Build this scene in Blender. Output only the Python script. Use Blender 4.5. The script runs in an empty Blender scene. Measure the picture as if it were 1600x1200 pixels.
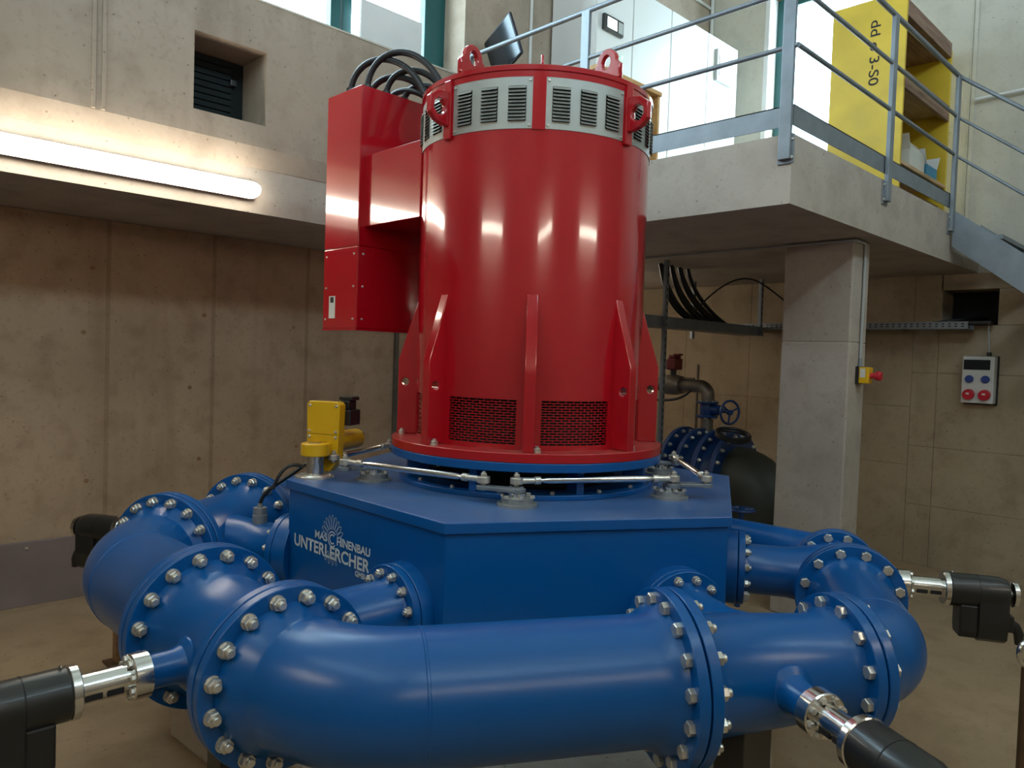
import bpy, bmesh, math, random
from mathutils import Vector, Matrix
random.seed(7)
S = bpy.context.scene
COL = S.collection
PI = math.pi
R = math.radians

# ------------------------------------------------------------------ camera
cam_d = bpy.data.cameras.new('camera'); cam = bpy.data.objects.new('camera', cam_d); COL.objects.link(cam)
FPX = 1184.905
cam_d.sensor_fit = 'HORIZONTAL'; cam_d.sensor_width = 36.0; cam_d.lens = FPX / 1600 * 36.0
cam_d.clip_start = 0.02; cam_d.clip_end = 200
CH = 1.75
def _camrot():
    vl = Vector((-370 - 800, 521 - 600, FPX)).normalized()      # world +Y seen from the camera (x right, y down, z forward)
    vr = Vector((2000 - 800, 600 - 600, FPX)).normalized()      # world +X
    up = vr.cross(vl)
    if up.y > 0: up = -up
    right = Vector((vr.x, vl.x, up.x)); down = Vector((vr.y, vl.y, up.y)); fwd = Vector((vr.z, vl.z, up.z))
    m = Matrix((right, -down, -fwd)).transposed()
    return m.to_4x4()
cam.matrix_world = Matrix.Translation((0, 0, CH)) @ _camrot()
S.camera = cam

# ------------------------------------------------------------------ world, light, exposure
w = bpy.data.worlds.new('world'); S.world = w; w.use_nodes = True
nt = w.node_tree; nt.nodes.clear()
o_ = nt.nodes.new('ShaderNodeOutputWorld'); bg = nt.nodes.new('ShaderNodeBackground')
tc = nt.nodes.new('ShaderNodeTexCoord'); nz = nt.nodes.new('ShaderNodeTexNoise'); cr = nt.nodes.new('ShaderNodeValToRGB')
nz.inputs['Scale'].default_value = 5; nz.inputs['Detail'].default_value = 6
cr.color_ramp.elements[0].position = .38; cr.color_ramp.elements[0].color = (.48, .74, .97, 1)
cr.color_ramp.elements[1].position = .6; cr.color_ramp.elements[1].color = (.88, .95, 1, 1)
nt.links.new(tc.outputs['Generated'], nz.inputs['Vector']); nt.links.new(nz.outputs['Fac'], cr.inputs['Fac'])
nt.links.new(cr.outputs['Color'], bg.inputs['Color']); nt.links.new(bg.outputs[0], o_.inputs[0])
bg.inputs['Strength'].default_value = 16.0
S.view_settings.view_transform = 'Standard'; S.view_settings.look = 'None'
S.view_settings.gamma = 1.0; S.view_settings.use_curve_mapping = False
S.view_settings.exposure = 0.12
S.cycles.use_denoising = True
S.cycles.max_bounces = 8; S.cycles.diffuse_bounces = 5; S.cycles.glossy_bounces = 4; S.cycles.transparent_max_bounces = 8
S.cycles.sample_clamp_indirect = 8.0
S.cycles.caustics_reflective = False; S.cycles.caustics_refractive = False
TUBE_STRENGTH = 22.0
def portal(name, loc, rot, sx, sy):                # guides sampling of the sky through a window opening
    l = bpy.data.lights.new(name, 'AREA'); l.shape = 'RECTANGLE'; l.size = sx; l.size_y = sy
    l.cycles.is_portal = True
    o = bpy.data.objects.new(name, l); COL.objects.link(o); o.location = loc; o.rotation_euler = rot
portal('window_portal', (2.2, 5.05, 4.78), (R(-90), 0, 0), 3.4, 1.7)
portal('door_portal', (7.8, 3.25, 4.3), (0, R(90), 0), 2.62, 1.42)

portal('rear_window_portal', (2.4, -2.45, 5.85), (R(90), 0, 0), 6.4, .8)
portal('front_window_portal', (-1.95, 1.2, 5.85), (0, R(-90), 0), .8, 5.0)

# ------------------------------------------------------------------ materials
def newmat(name):
    m = bpy.data.materials.new(name); m.use_nodes = True
    n = m.node_tree.nodes; p = n['Principled BSDF']
    return m, m.node_tree, n, p
def plain(name, col, rough=.5, metal=0., coat=0., spec=.5, var=0., vscale=6., bump=0., bscale=200.):
    m, t, n, p = newmat(name)
    p.inputs['Base Color'].default_value = (*col, 1); p.inputs['Roughness'].default_value = rough
    p.inputs['Metallic'].default_value = metal; p.inputs['Coat Weight'].default_value = coat
    p.inputs['Coat Roughness'].default_value = .06; p.inputs['Specular IOR Level'].default_value = spec
    g = n.new('ShaderNodeNewGeometry')
    if var:
        z = n.new('ShaderNodeTexNoise'); z.inputs['Scale'].default_value = vscale; z.inputs['Detail'].default_value = 5
        mr = n.new('ShaderNodeMapRange'); mr.inputs['From Min'].default_value = .3; mr.inputs['From Max'].default_value = .7
        mr.inputs['To Min'].default_value = 1 - var; mr.inputs['To Max'].default_value = 1 + var
        hs = n.new('ShaderNodeHueSaturation'); hs.inputs['Color'].default_value = (*col, 1)
        t.links.new(g.outputs['Position'], z.inputs['Vector']); t.links.new(z.outputs['Fac'], mr.inputs['Value'])
        t.links.new(mr.outputs[0], hs.inputs['Value']); t.links.new(hs.outputs[0], p.inputs['Base Color'])
        m2 = n.new('ShaderNodeMapRange'); m2.inputs['To Min'].default_value = max(.02, rough - .07); m2.inputs['To Max'].default_value = rough + .07
        t.links.new(z.outputs['Fac'], m2.inputs['Value']); t.links.new(m2.outputs[0], p.inputs['Roughness'])
    if bump:
        z2 = n.new('ShaderNodeTexNoise'); z2.inputs['Scale'].default_value = bscale; z2.inputs['Detail'].default_value = 2
        b = n.new('ShaderNodeBump'); b.inputs['Strength'].default_value = bump; b.inputs['Distance'].default_value = .002
        t.links.new(g.outputs['Position'], z2.inputs['Vector']); t.links.new(z2.outputs['Fac'], b.inputs['Height'])
        t.links.new(b.outputs[0], p.inputs['Normal'])
    return m
def dusty(name, col, dust, rough=.3, coat=0., amount=.5, lo=.42, hi=.68, scale=4., bump=0.):
    """paint with patches of settled dust"""
    m, t, n, p = newmat(name)
    g = n.new('ShaderNodeNewGeometry')
    z = n.new('ShaderNodeTexNoise'); z.inputs['Scale'].default_value = scale; z.inputs['Detail'].default_value = 7; z.inputs['Roughness'].default_value = .62
    mr = n.new('ShaderNodeMapRange'); mr.inputs['From Min'].default_value = lo; mr.inputs['From Max'].default_value = hi; mr.inputs['To Max'].default_value = amount
    sx = n.new('ShaderNodeSeparateXYZ'); up = n.new('ShaderNodeMapRange'); up.inputs['From Min'].default_value = .2; up.inputs['From Max'].default_value = 1
    mu = n.new('ShaderNodeMath'); mu.operation = 'MULTIPLY'
    mx = n.new('ShaderNodeMix'); mx.data_type = 'RGBA'; mx.inputs[6].default_value = (*col, 1); mx.inputs[7].default_value = (*dust, 1)
    t.links.new(g.outputs['Position'], z.inputs['Vector']); t.links.new(z.outputs['Fac'], mr.inputs['Value'])
    t.links.new(g.outputs['Normal'], sx.inputs[0]); t.links.new(sx.outputs['Z'], up.inputs['Value'])
    t.links.new(mr.outputs[0], mu.inputs[0]); t.links.new(up.outputs[0], mu.inputs[1])
    t.links.new(mu.outputs[0], mx.inputs[0]); t.links.new(mx.outputs[2], p.inputs['Base Color'])
    ro = n.new('ShaderNodeMapRange'); ro.inputs['To Min'].default_value = rough; ro.inputs['To Max'].default_value = .75
    t.links.new(mu.outputs[0], ro.inputs['Value']); t.links.new(ro.outputs[0], p.inputs['Roughness'])
    p.inputs['Coat Weight'].default_value = coat; p.inputs['Coat Roughness'].default_value = .1
    if bump:
        z2 = n.new('ShaderNodeTexNoise'); z2.inputs['Scale'].default_value = 120; z2.inputs['Detail'].default_value = 2
        b = n.new('ShaderNodeBump'); b.inputs['Strength'].default_value = bump; b.inputs['Distance'].default_value = .001
        t.links.new(g.outputs['Position'], z2.inputs['Vector']); t.links.new(z2.outputs['Fac'], b.inputs['Height']); t.links.new(b.outputs[0], p.inputs['Normal'])
    return m
def concrete(name, a, b, stain, stain_amt=.5, rough=.85, streak=(7, 7, .5)):
    m, t, n, p = newmat(name)
    g = n.new('ShaderNodeNewGeometry')
    def noise(sc, det, vec=None):
        z = n.new('ShaderNodeTexNoise'); z.inputs['Scale'].default_value = sc; z.inputs['Detail'].default_value = det
        t.links.new(vec or g.outputs['Position'], z.inputs['Vector']); return z.outputs['Fac']
    def ramp(v, lo, hi, mx=1.):
        r = n.new('ShaderNodeMapRange'); r.inputs['From Min'].default_value = lo; r.inputs['From Max'].default_value = hi; r.inputs['To Max'].default_value = mx
        t.links.new(v, r.inputs['Value']); return r.outputs[0]
    def mix(f, c1, c2):
        x = n.new('ShaderNodeMix'); x.data_type = 'RGBA'; t.links.new(f, x.inputs[0])
        for i, c in ((6, c1), (7, c2)):
            if isinstance(c, tuple): x.inputs[i].default_value = (*c, 1)
            else: t.links.new(c, x.inputs[i])
        return x.outputs[2]
    mp = n.new('ShaderNodeVectorMath'); mp.operation = 'MULTIPLY'; mp.inputs[1].default_value = streak
    t.links.new(g.outputs['Position'], mp.inputs[0])
    c = mix(ramp(noise(1.6, 8), .32, .68), a, b)
    c = mix(ramp(noise(1., 5, mp.outputs[0]), .52, .72, stain_amt), c, stain)
    c = mix(ramp(noise(5.5, 9), .50, .70, .45), c, stain)
    c = mix(ramp(noise(34, 5), .56, .74, .4), c, stain)
    c = mix(ramp(noise(.9, 6), .5, .72, .3), c, tuple(min(1, x * 1.22) for x in a))
    v = n.new('ShaderNodeTexVoronoi'); v.inputs['Scale'].default_value = 14; t.links.new(g.outputs['Position'], v.inputs['Vector'])
    c = mix(ramp(v.outputs['Distance'], .10, .05, .65), c, tuple(x * .45 for x in stain))
    t.links.new(c, p.inputs['Base Color']); p.inputs['Roughness'].default_value = rough; p.inputs['Specular IOR Level'].default_value = .3
    bp = n.new('ShaderNodeBump'); bp.inputs['Strength'].default_value = .25; bp.inputs['Distance'].default_value = .004
    t.links.new(noise(45, 6), bp.inputs['Height']); t.links.new(bp.outputs[0], p.inputs['Normal'])
    return m
def emit(name, col, s):
    m, t, n, p = newmat(name); p.inputs['Emission Color'].default_value = (*col, 1); p.inputs['Emission Strength'].default_value = s
    p.inputs['Base Color'].default_value = (.9, .9, .9, 1); return m
def pane_mat():
    m, t, n, p = newmat('window_glass'); n.remove(p)
    tr = n.new('ShaderNodeBsdfTransparent'); gl = n.new('ShaderNodeBsdfGlossy'); gl.inputs['Roughness'].default_value = .03
    tr.inputs['Color'].default_value = (.93, .97, .96, 1)
    mx = n.new('ShaderNodeMixShader'); mx.inputs[0].default_value = .04; t.links.new(tr.outputs[0], mx.inputs[1]); t.links.new(gl.outputs[0], mx.inputs[2])
    t.links.new(mx.outputs[0], n['Material Output'].inputs[0]); return m
def woodmat(name, a, b):
    m, t, n, p = newmat(name); g = n.new('ShaderNodeNewGeometry')
    mp = n.new('ShaderNodeVectorMath'); mp.operation = 'MULTIPLY'; mp.inputs[1].default_value = (4, 30, 30)
    z = n.new('ShaderNodeTexNoise'); z.inputs['Scale'].default_value = 1.2; z.inputs['Detail'].default_value = 6
    cr = n.new('ShaderNodeValToRGB'); cr.color_ramp.elements[0].position = .35; cr.color_ramp.elements[1].position = .65
    cr.color_ramp.elements[0].color = (*a, 1); cr.color_ramp.elements[1].color = (*b, 1)
    t.links.new(g.outputs['Position'], mp.inputs[0]); t.links.new(mp.outputs[0], z.inputs['Vector']); t.links.new(z.outputs['Fac'], cr.inputs['Fac']); t.links.new(cr.outputs[0], p.inputs['Base Color'])
    p.inputs['Roughness'].default_value = .6; return m
MT = dict(
    wall=concrete('concrete_wall', (.385, .32, .255), (.32, .265, .21), (.22, .17, .13), .35),
    wall_low=concrete('concrete_wall_earthy', (.50, .37, .25), (.42, .305, .20), (.27, .17, .10), .4, streak=(3.7, 3.7, .3)),
    joint=concrete('concrete_joint_stained', (.41, .295, .19), (.33, .235, .15), (.2, .12, .065), .6),
    wall_back=concrete('concrete_wall_back', (.38, .31, .215), (.31, .25, .17), (.19, .14, .09), .4, streak=(3.1, 3.1, .4)),
    white_wall=concrete('concrete_pale', (.55, .53, .46), (.48, .46, .4), (.38, .35, .3), .25),
    slab=concrete('concrete_slab', (.43, .385, .335), (.37, .33, .285), (.27, .23, .19), .4, streak=(3, 3, 2)),
    floor=concrete('floor_screed', (.42, .315, .205), (.35, .26, .165), (.25, .175, .105), .45, .45, streak=(1.3, 1.3, 1.3)),
    plinth=concrete('plinth_concrete', (.46, .41, .34), (.38, .33, .27), (.28, .22, .16), .4),
    red=plain('red_gloss_paint', (.41, .004, .012), .17, 0, 1., .5, .05, 3, .04, 70),
    red_dark=plain('red_inside', (.08, .003, .004), .6),
    reddust=dusty('red_paint_dusty', (.43, .005, .012), (.36, .2, .16), .3, .3, .4, .35, .65, 9),
    blue=dusty('blue_satin_paint', (.001, .088, .315), (.06, .19, .36), .28, .0, .12, .42, .8, 2.2, .03),
    bluelid=dusty('blue_lid_dusty', (.001, .09, .32), (.28, .33, .38), .25, .1, .45, .30, .80, 1.6),
    bluedark=plain('blue_valve_paint', (.004, .036, .14), .4, 0, .1, .5, .15),
    galv=plain('galvanised_bolt', (.66, .64, .58), .3, .75, 0, .5, .1, 40),
    zinc=plain('galvanised_steel', (.21, .24, .27), .48, .5, 0, .5, .14, 9),
    steel=plain('bright_steel', (.72, .72, .70), .17, 1., 0, .5, .05, 20),
    steel2=plain('stainless_sheet', (.37, .38, .35), .45, .55, 0, .5, .06, 14),
    castgrey=plain('cast_grey', (.30, .32, .32), .45, .5, 0, .5, .1, 30),
    black=plain('black_plastic', (.012, .013, .013), .38, 0, .15, .5, .1),
    blackcable=plain('black_cable', (.007, .008, .011), .42),
    dark=plain('dark_interior', (.008, .008, .009), .8),
    yellow=plain('yellow_paint', (.70, .40, .008), .35, 0, .2, .5, .05),
    formply=plain('yellow_form_panel', (.60, .42, .03), .45, 0, .1, .5, .14, 3),
    formedge=woodmat('board_edge', (.18, .1, .07), (.3, .19, .13)),
    plywood=woodmat('plywood', (.42, .28, .15), (.55, .4, .24)),
    deskwood=woodmat('desk_wood', (.50, .27, .09), (.6, .35, .13)),
    white=plain('white_lacquer', (.66, .68, .69), .35, 0, .1),
    offwhite=plain('white_board', (.7, .7, .7), .6, 0, 0, .5, .06, 3),
    green=plain('green_window_frame', (.005, .075, .075), .4),
    greendark=plain('dark_green_shutter', (.002, .009, .010), .85),
    glass=pane_mat(), tube=emit('lamp_tube', (1., .90, .74), TUBE_STRENGTH),
    lampend=plain('lamp_end', (.75, .75, .72), .4),
    greytank=plain('grey_green_pipe', (.045, .048, .036), .5, 0, 0, .5, .15, 4),
    pipegrey=plain('steel_pipe', (.22, .2, .17), .4, .7, 0, .5, .15, 12),
    maroon=plain('maroon_plastic', (.16, .012, .015), .45),
    plugred=plain('socket_red', (.5, .015, .03), .4), plugblue=plain('socket_blue', (.01, .04, .22), .4),
    grey=plain('grey_plastic', (.36, .38, .38), .5), lightgrey=plain('light_grey_plastic', (.55, .56, .55), .5),
    screen=plain('screen_glass', (.02, .022, .025), .12), navy=plain('monitor_shell', (.006, .008, .02), .5),
    printwhite=plain('white_print', (.55, .62, .65), .5), printline=plain('pale_blue_print', (.36, .48, .6), .5),
    ink=plain('black_ink', (.01, .01, .01), .7), brownsteel=plain('rusty_steel', (.12, .065, .03), .6, .3, 0, .5, .3, 10),
    plate=plain('painted_plate', (.28, .22, .215), .36, .2, 0, .5, .12, 3), label=plain('label_paper', (.6, .6, .55), .5),
    wood=woodmat('timber', (.22, .12, .05), (.32, .19, .09)), bluebox=plain('blue_card', (.05, .25, .42), .6), led=emit('led_green', (.05, 1, .3), 2.),
    display=emit('lit_display', (.85, .95, 1), 1.6),
)

# ------------------------------------------------------------------ mesh builder
WM = {}
class B:
    def __init__(s): s.v = []; s.f = []
    def add(s, vs, fs):
        o = len(s.v); s.v += [tuple(v) for v in vs]; s.f += [tuple(i + o for i in f) for f in fs]; return s
    def box(s, x0, x1, y0, y1, z0, z1, M=None):
        vs = [Vector((x, y, z)) for z in (z0, z1) for y in (y0, y1) for x in (x0, x1)]
        if M: vs = [M @ v for v in vs]
        return s.add(vs, [(0, 2, 3, 1), (4, 5, 7, 6), (0, 1, 5, 4), (2, 6, 7, 3), (1, 3, 7, 5), (0, 4, 6, 2)])
    def tube(s, pts, rad, seg=24, caps=True, phase=0., flip=False):
        pts = [Vector(p) for p in pts]
        if not hasattr(rad, '__len__'): rad = [rad] * len(pts)
        n = len(pts); rings = []; u = None
        for i, p in enumerate(pts):
            d = Vector((0, 0, 0)); k = 1
            if i < n - 1: d += (pts[i + 1] - p).normalized() if (pts[i + 1] - p).length > 1e-9 else Vector()
            if i > 0: d += (p - pts[i - 1]).normalized() if (p - pts[i - 1]).length > 1e-9 else Vector()
            if d.length < 1e-9: d = Vector((0, 0, 1))
            d.normalize()
            if u is None:
                u = d.cross(Vector((0, 0, 1)))
                if u.length < 1e-3: u = Vector((1, 0, 0))
                u.normalize()
            else:
                u = (u - d * u.dot(d)).normalized()
            vv = d.cross(u)
            rings.append([p + (u * math.cos(phase + 2 * PI * j / seg) + vv * math.sin(phase + 2 * PI * j / seg)) * rad[i] for j in range(seg)])
        vs = [v for r in rings for v in r]; fs = []
        for i in range(n - 1):
            for j in range(seg):
                a = i * seg + j; b = i * seg + (j + 1) % seg
                fs.append((a, a + seg, b + seg, b) if flip else (a, b, b + seg, a + seg))
        if caps:
            fs.append(tuple(range(seg - 1, -1, -1))); fs.append(tuple((n - 1) * seg + j for j in range(seg)))
        return s.add(vs, fs)
    def cyl(s, p0, p1, r, r1=None, seg=24, caps=True, phase=0.):
        return s.tube([p0, p1], [r, r if r1 is None else r1], seg, caps, phase)
    def prism(s, poly, z0, z1, M=None):
        n = len(poly); vs = [Vector((x, y, z)) for z in (z0, z1) for x, y in poly]
        if M: vs = [M @ v for v in vs]
        return s.add(vs, [tuple(range(n - 1, -1, -1)), tuple(range(n, 2 * n))] + [(i, (i + 1) % n, n + (i + 1) % n, n + i) for i in range(n)])
    def plate_hole(s, outer, hole, z0, z1, M=None):
        """flat plate with one hole; outer and hole have the same number of points"""
        n = len(outer); vs = [Vector((x, y, z)) for z in (z0, z1) for x, y in list(outer) + list(hole)]
        if M: vs = [M @ v for v in vs]
        fs = []
        for i in range(n):
            j = (i + 1) % n
            fs += [(i, n + i, n + j, j), (2 * n + i, 2 * n + j, 3 * n + j, 3 * n + i), (i, j, 2 * n + j, 2 * n + i), (n + i, 3 * n + i, 3 * n + j, n + j)]
        return s.add(vs, fs)
    def ring(s, c, d, r0, r1, h, seg=48):
        """annulus from point c along d, thickness h"""
        c = Vector(c); d = Vector(d).normalized()
        M = Matrix.Translation(c) @ d.to_track_quat('Z', 'Y').to_matrix().to_4x4()
        o = [(r1 * math.cos(2 * PI * i / seg), r1 * math.sin(2 * PI * i / seg)) for i in range(seg)]
        q = [(r0 * math.cos(2 * PI * i / seg), r0 * math.sin(2 * PI * i / seg)) for i in range(seg)]
        return s.plate_hole(o, q, 0, h, M)
    def mesh(s, name):
        me = bpy.data.meshes.new(name); me.from_pydata(s.v, [], s.f); me.update(); return me
    def build(s, name, mat, parent=None, smooth=True, bevel=0., kind=None):
        vs = s.v
        cx = (min(v[0] for v in vs) + max(v[0] for v in vs)) / 2; cy = (min(v[1] for v in vs) + max(v[1] for v in vs)) / 2; cz = min(v[2] for v in vs)
        s.v = [(v[0] - cx, v[1] - cy, v[2] - cz) for v in vs]
        me = s.mesh(name)
        me.materials.append(MT[mat] if isinstance(mat, str) else mat)
        if smooth:
            me.shade_smooth(); me.set_sharp_from_angle(angle=R(32))
        o = bpy.data.objects.new(name, me); link(o, Matrix.Translation((cx, cy, cz)), parent)
        if bevel:
            b = o.modifiers.new('edge', 'BEVEL'); b.width = bevel; b.segments = 2; b.limit_method = 'ANGLE'; b.angle_limit = R(40); b.harden_normals = False
        if kind: o['kind'] = kind
        return o
def link(o, M, parent=None):
    COL.objects.link(o); WM[o.name] = M.copy()
    if parent is not None:
        o.parent = parent; o.matrix_parent_inverse = WM[parent.name].inverted()
    o.matrix_basis = M
    return o
def thing(name, loc, label, cat, group=None):
    o = bpy.data.objects.new(name, None); o.empty_display_size = .05
    link(o, Matrix.Translation(loc)); return tag(o, label, cat, group)
def tag(o, label, cat, group=None):
    o['label'] = label; o['category'] = cat
    if group: o['group'] = group
    return o
def struct(o): o['kind'] = 'structure'; return o
def inst(name, me, M, parent):
    o = bpy.data.objects.new(name, me); return link(o, M, parent)
def frame(p, d, up=(0, 0, 1)):
    """matrix at p with local Z along d"""
    return Matrix.Translation(p) @ Vector(d).normalized().to_track_quat('Z', 'Y').to_matrix().to_4x4()
def bez(p0, p1, p2, p3, n=16):
    p0, p1, p2, p3 = map(Vector, (p0, p1, p2, p3))
    return [p0 * (1 - t) ** 3 + p1 * 3 * t * (1 - t) ** 2 + p2 * 3 * t * t * (1 - t) + p3 * t ** 3 for t in [i / n for i in range(n + 1)]]
def fillet(pts, rr, n=12):
    """polyline with rounded corners"""
    pts = [Vector(p) for p in pts]; out = [pts[0]]
    for i in range(1, len(pts) - 1):
        a = (pts[i - 1] - pts[i]).normalized(); b = (pts[i + 1] - pts[i]).normalized()
        ang = a.angle(b); tl = rr / math.tan(ang / 2)
        c = pts[i] + (a + b).normalized() * (rr / math.sin(ang / 2)); st = pts[i] + a * tl; en = pts[i] + b * tl
        v0 = st - c; v1 = en - c; om = v0.angle(v1)
        for k in range(n + 1):
            f = k / n
            out.append(c + (v0 * math.sin((1 - f) * om) + v1 * math.sin(f * om)) / math.sin(om))
    out.append(pts[-1]); return out
def wall_holes(axis, a0, a1, u0, u1, z0, z1, holes):
    """solid wall: axis 'x' = plane of constant X between a0 and a1, u runs along Y; holes (u0,u1,z0,z1)"""
    b = B(); us = sorted({u0, u1, *[h[0] for h in holes], *[h[1] for h in holes]}); zs = sorted({z0, z1, *[h[2] for h in holes], *[h[3] for h in holes]})
    for i in range(len(us) - 1):
        for j in range(len(zs) - 1):
            cu, cz = (us[i] + us[i + 1]) / 2, (zs[j] + zs[j + 1]) / 2
            if any(h[0] < cu < h[1] and h[2] < cz < h[3] for h in holes): continue
            if axis == 'x': b.box(a0, a1, us[i], us[i + 1], zs[j], zs[j + 1])
            else: b.box(us[i], us[i + 1], a0, a1, zs[j], zs[j + 1])
    return b

# ================================================================== the setting
XW, YL, YU = 7.45, 5.8, 4.6          # back wall, lower left wall, upper left wall
ZS, ZT, ZC = 2.62, 2.99, 6.6         # platform soffit, platform top, ceiling
XN, YN = -1.6, -2.1                  # walls behind the camera, with high window bands
PX, PY = 3.87, 1.87                  # platform corner
struct(B().box(XN, XW + .3, YN, YL + .3, -.2, 0).build('floor', 'floor', smooth=False))
struct(B().box(XN - .3, XW + .6, YN - .3, YL + .6, ZC, ZC + .2).build('ceiling', 'white_wall', smooth=False))
# lower left wall: shuttered concrete panels with joints
wl = struct(B().box(XN, XW + .3, YL + .02, YL + .3, 0, ZS + .2).build('wall_left', 'wall_low', smooth=False))
xs = [XN, -.75, .45, 1.72, 2.47, 3.27, 4.3, 5.5, 6.6, XW]
for i in range(len(xs) - 1):
    B().box(xs[i] + .0006, xs[i + 1] - .0006, YL, YL + .03, 0, ZS - .002).build('panel', 'wall_low', wl, False, .002)
    if 0 < i: B().box(xs[i] - .012, xs[i] + .016, YL - .004, YL + .002, 0, ZS - .002).build('joint_fin', 'joint', wl, False, .003)
th = B()
for x, z in [(1.57, 1.83), (1.60, .80), (2.40, 2.0), (2.38, .9), (3.15, 1.95), (1.62, 2.28), (3.2, .95), (2.3, 1.45)]:
    th.cyl((x, YL - .003, z), (x, YL + .01, z), .016, seg=12)
th.build('tie_hole', 'wood', wl, kind='stuff')
# upper left wall with its window band and the shuttered hatch
WX0, WX1, WZ0, WZ1 = .5, 3.90, 3.945, 5.6
HX0, HX1, HZ0, HZ1 = 1.815, 2.272, 3.17, 3.63
wu = struct(wall_holes('y', YU, YU + .37, XN, XW + .3, 3.03, ZC, [(WX0, WX1, WZ0, WZ1), (HX0, HX1, HZ0, HZ1)]).build('wall_left_upper', 'wall', smooth=False))
B().add([(x, y, z) for x in (XN, XW) for y, z in ((YU, 3.03), (YU + .035, 2.905), (YU + .2, 2.905), (YU + .2, 3.03))],
        [(0, 1, 5, 4), (1, 2, 6, 5), (2, 3, 7, 6), (3, 0, 4, 7), (0, 3, 2, 1), (4, 5, 6, 7)]).build('chamfer_strip', 'wall', wu, False)
gb = B(); gb.box(1.265, 1.285, YU - .012, YU + .01, 3.035, ZC); gb.box(1.315, 1.335, YU - .012, YU + .01, 3.035, ZC); gb.build('cast_ridge', 'wall', wu, False, .003)
tr = struct(B().box(WX0, WX1, YU - .006, YU + .1, WZ0 - .012, WZ0).build('trim_1', 'white_wall', smooth=False))
# platform and gallery slab
fl = struct(B().box(PX, XW + .1, PY, YL + .02, ZS, ZT).box(XN, PX, YU + .04, YL + .02, ZS, ZT).build('floor_platform', 'slab', smooth=False))
# back wall with glazed door and cable niche
DY0, DY1, DZ1 = 2.55, 3.95, 5.6
wb = struct(wall_holes('x', XW + .03, XW + .32, YN, YL + .3, 0, ZC, [(DY0, DY1, ZT, DZ1), (1.705, 2.135, 2.17, 2.48)]).build('wall_back', 'wall_back', smooth=False))
seams = [(YN, -1.2), (-1.2, .4), (.4, 1.34), (2.36, 3.6), (3.6, 3.97), (3.97, 4.75), (4.75, 5.8)]
def pan(y0, y1, z0, z1): B().box(XW, XW + .032, y0 + .0012, y1 - .0012, z0 + .001, z1 - .001).build('panel', 'wall_back', wb, False, .002)
for y0, y1 in seams:
    zc = 1.745 if y1 < 2 else 1.43
    pan(y0, y1, 0, .9); pan(y0, y1, .9, zc); pan(y0, y1, zc, ZS)
for z0, z1 in ((0, .55), (.55, 1.08), (1.08, 1.745), (1.745, 2.17)): pan(1.34, 2.15, z0, z1); pan(2.15, 2.36, z0, z1)
pan(1.34, 2.15, 2.48, ZS); pan(1.34, 1.705, 2.17, 2.48); pan(2.135, 2.36, 2.17, ZS)
B().box(XW + .3, XW + .34, 1.69, 2.15, 2.15, 2.5).build('niche_back', 'dark', wb, False)
# pale rendered upper part of the back wall
wr = struct(wall_holes('x', XW, XW + .04, YN, YU + .02, ZS + .0, ZC, [(DY0, DY1, ZS, DZ1)]).build('wall_back_upper', 'white_wall', smooth=False))
B().box(XW - .012, XW + .002, 1.965, 1.995, ZT, ZC).box(XW - .008, XW + .002, 2.003, 2.012, ZT, ZC).build('cast_ridge', 'white_wall', wr, False)
# walls behind the camera
struct(wall_holes('x', XN - .3, XN, YN - .3, YL + .3, 0, ZC, [(-1.3, 3.7, 5.45, 6.25)]).build('wall_front', 'wall', smooth=False))
struct(wall_holes('y', YN - .3, YN, XN - .3, XW + .3, 0, ZC, [(-.8, 5.6, 5.45, 6.25)]).build('wall_right', 'wall', smooth=False))
# concrete column under the platform
struct(B().box(5.14, 5.42, 2.02, 2.50, 0, 1.935).build('column', 'slab', smooth=False, bevel=.012))
B().box(5.141, 5.419, 2.021, 2.499, 1.930, ZS).build('column_upper', 'slab', bpy.data.objects['column'], False, .012)
# ---- windows and door
def window(name, bars, glass, gm='glass'):
    f = struct(B().box(*bars[0]).build(name, 'green', smooth=False, bevel=.004))
    for b in bars[1:]: B().box(*b).build('frame_bar', 'green', f, False, .004)
    for g in glass: B().box(*g).build('pane', gm, f, False)
    return f
yw = YU + .25
window('window_1', [(3.70, 3.90, yw, yw + .07, WZ0, WZ1), (2.865, 2.945, yw, yw + .07, WZ0, WZ1), (2.955, 3.03, yw - .01, yw + .07, WZ0, WZ1), (.5, .58, yw, yw + .07, WZ0, WZ1), (1.65, 1.8, yw, yw + .07, WZ0, WZ1),
                    (.58, 3.7, yw, yw + .07, WZ1 - .08, WZ1), (.58, 2.865, yw, yw + .07, WZ0, WZ0 + .03), (3.03, 3.7, yw, yw + .07, WZ0, WZ0 + .03)],
       [(.58, 1.65, yw + .03, yw + .036, WZ0 + .03, WZ1 - .08), (1.8, 2.865, yw + .03, yw + .036, WZ0 + .03, WZ1 - .08), (3.03, 3.7, yw + .03, yw + .036, WZ0 + .03, WZ1 - .08)])
xd = XW + .16
window('door_1', [(xd, xd + .06, 3.83, 3.90, ZT, DZ1), (xd, xd + .06, 2.62, 2.70, ZT, DZ1), (xd, xd + .06, 2.70, 3.83, DZ1 - .1, DZ1), (xd, xd + .06, 2.70, 3.83, ZT, ZT + .06)],
       [(xd + .03, xd + .036, 2.70, 3.83, ZT + .06, DZ1 - .1)])
dj = struct(B().box(XW - .006, xd + .06, 3.90, 3.95, ZT, DZ1).build('trim_2', 'offwhite', smooth=False))
B().box(XW - .006, xd + .06, 2.55, 2.62, ZT, DZ1).build('jamb_strip', 'offwhite', dj, False)
B().box(xd - .05, xd, 3.80, 3.83, 3.98, 4.1).build('door_handle', 'green', bpy.data.objects['door_1'], False, .004)
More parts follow.
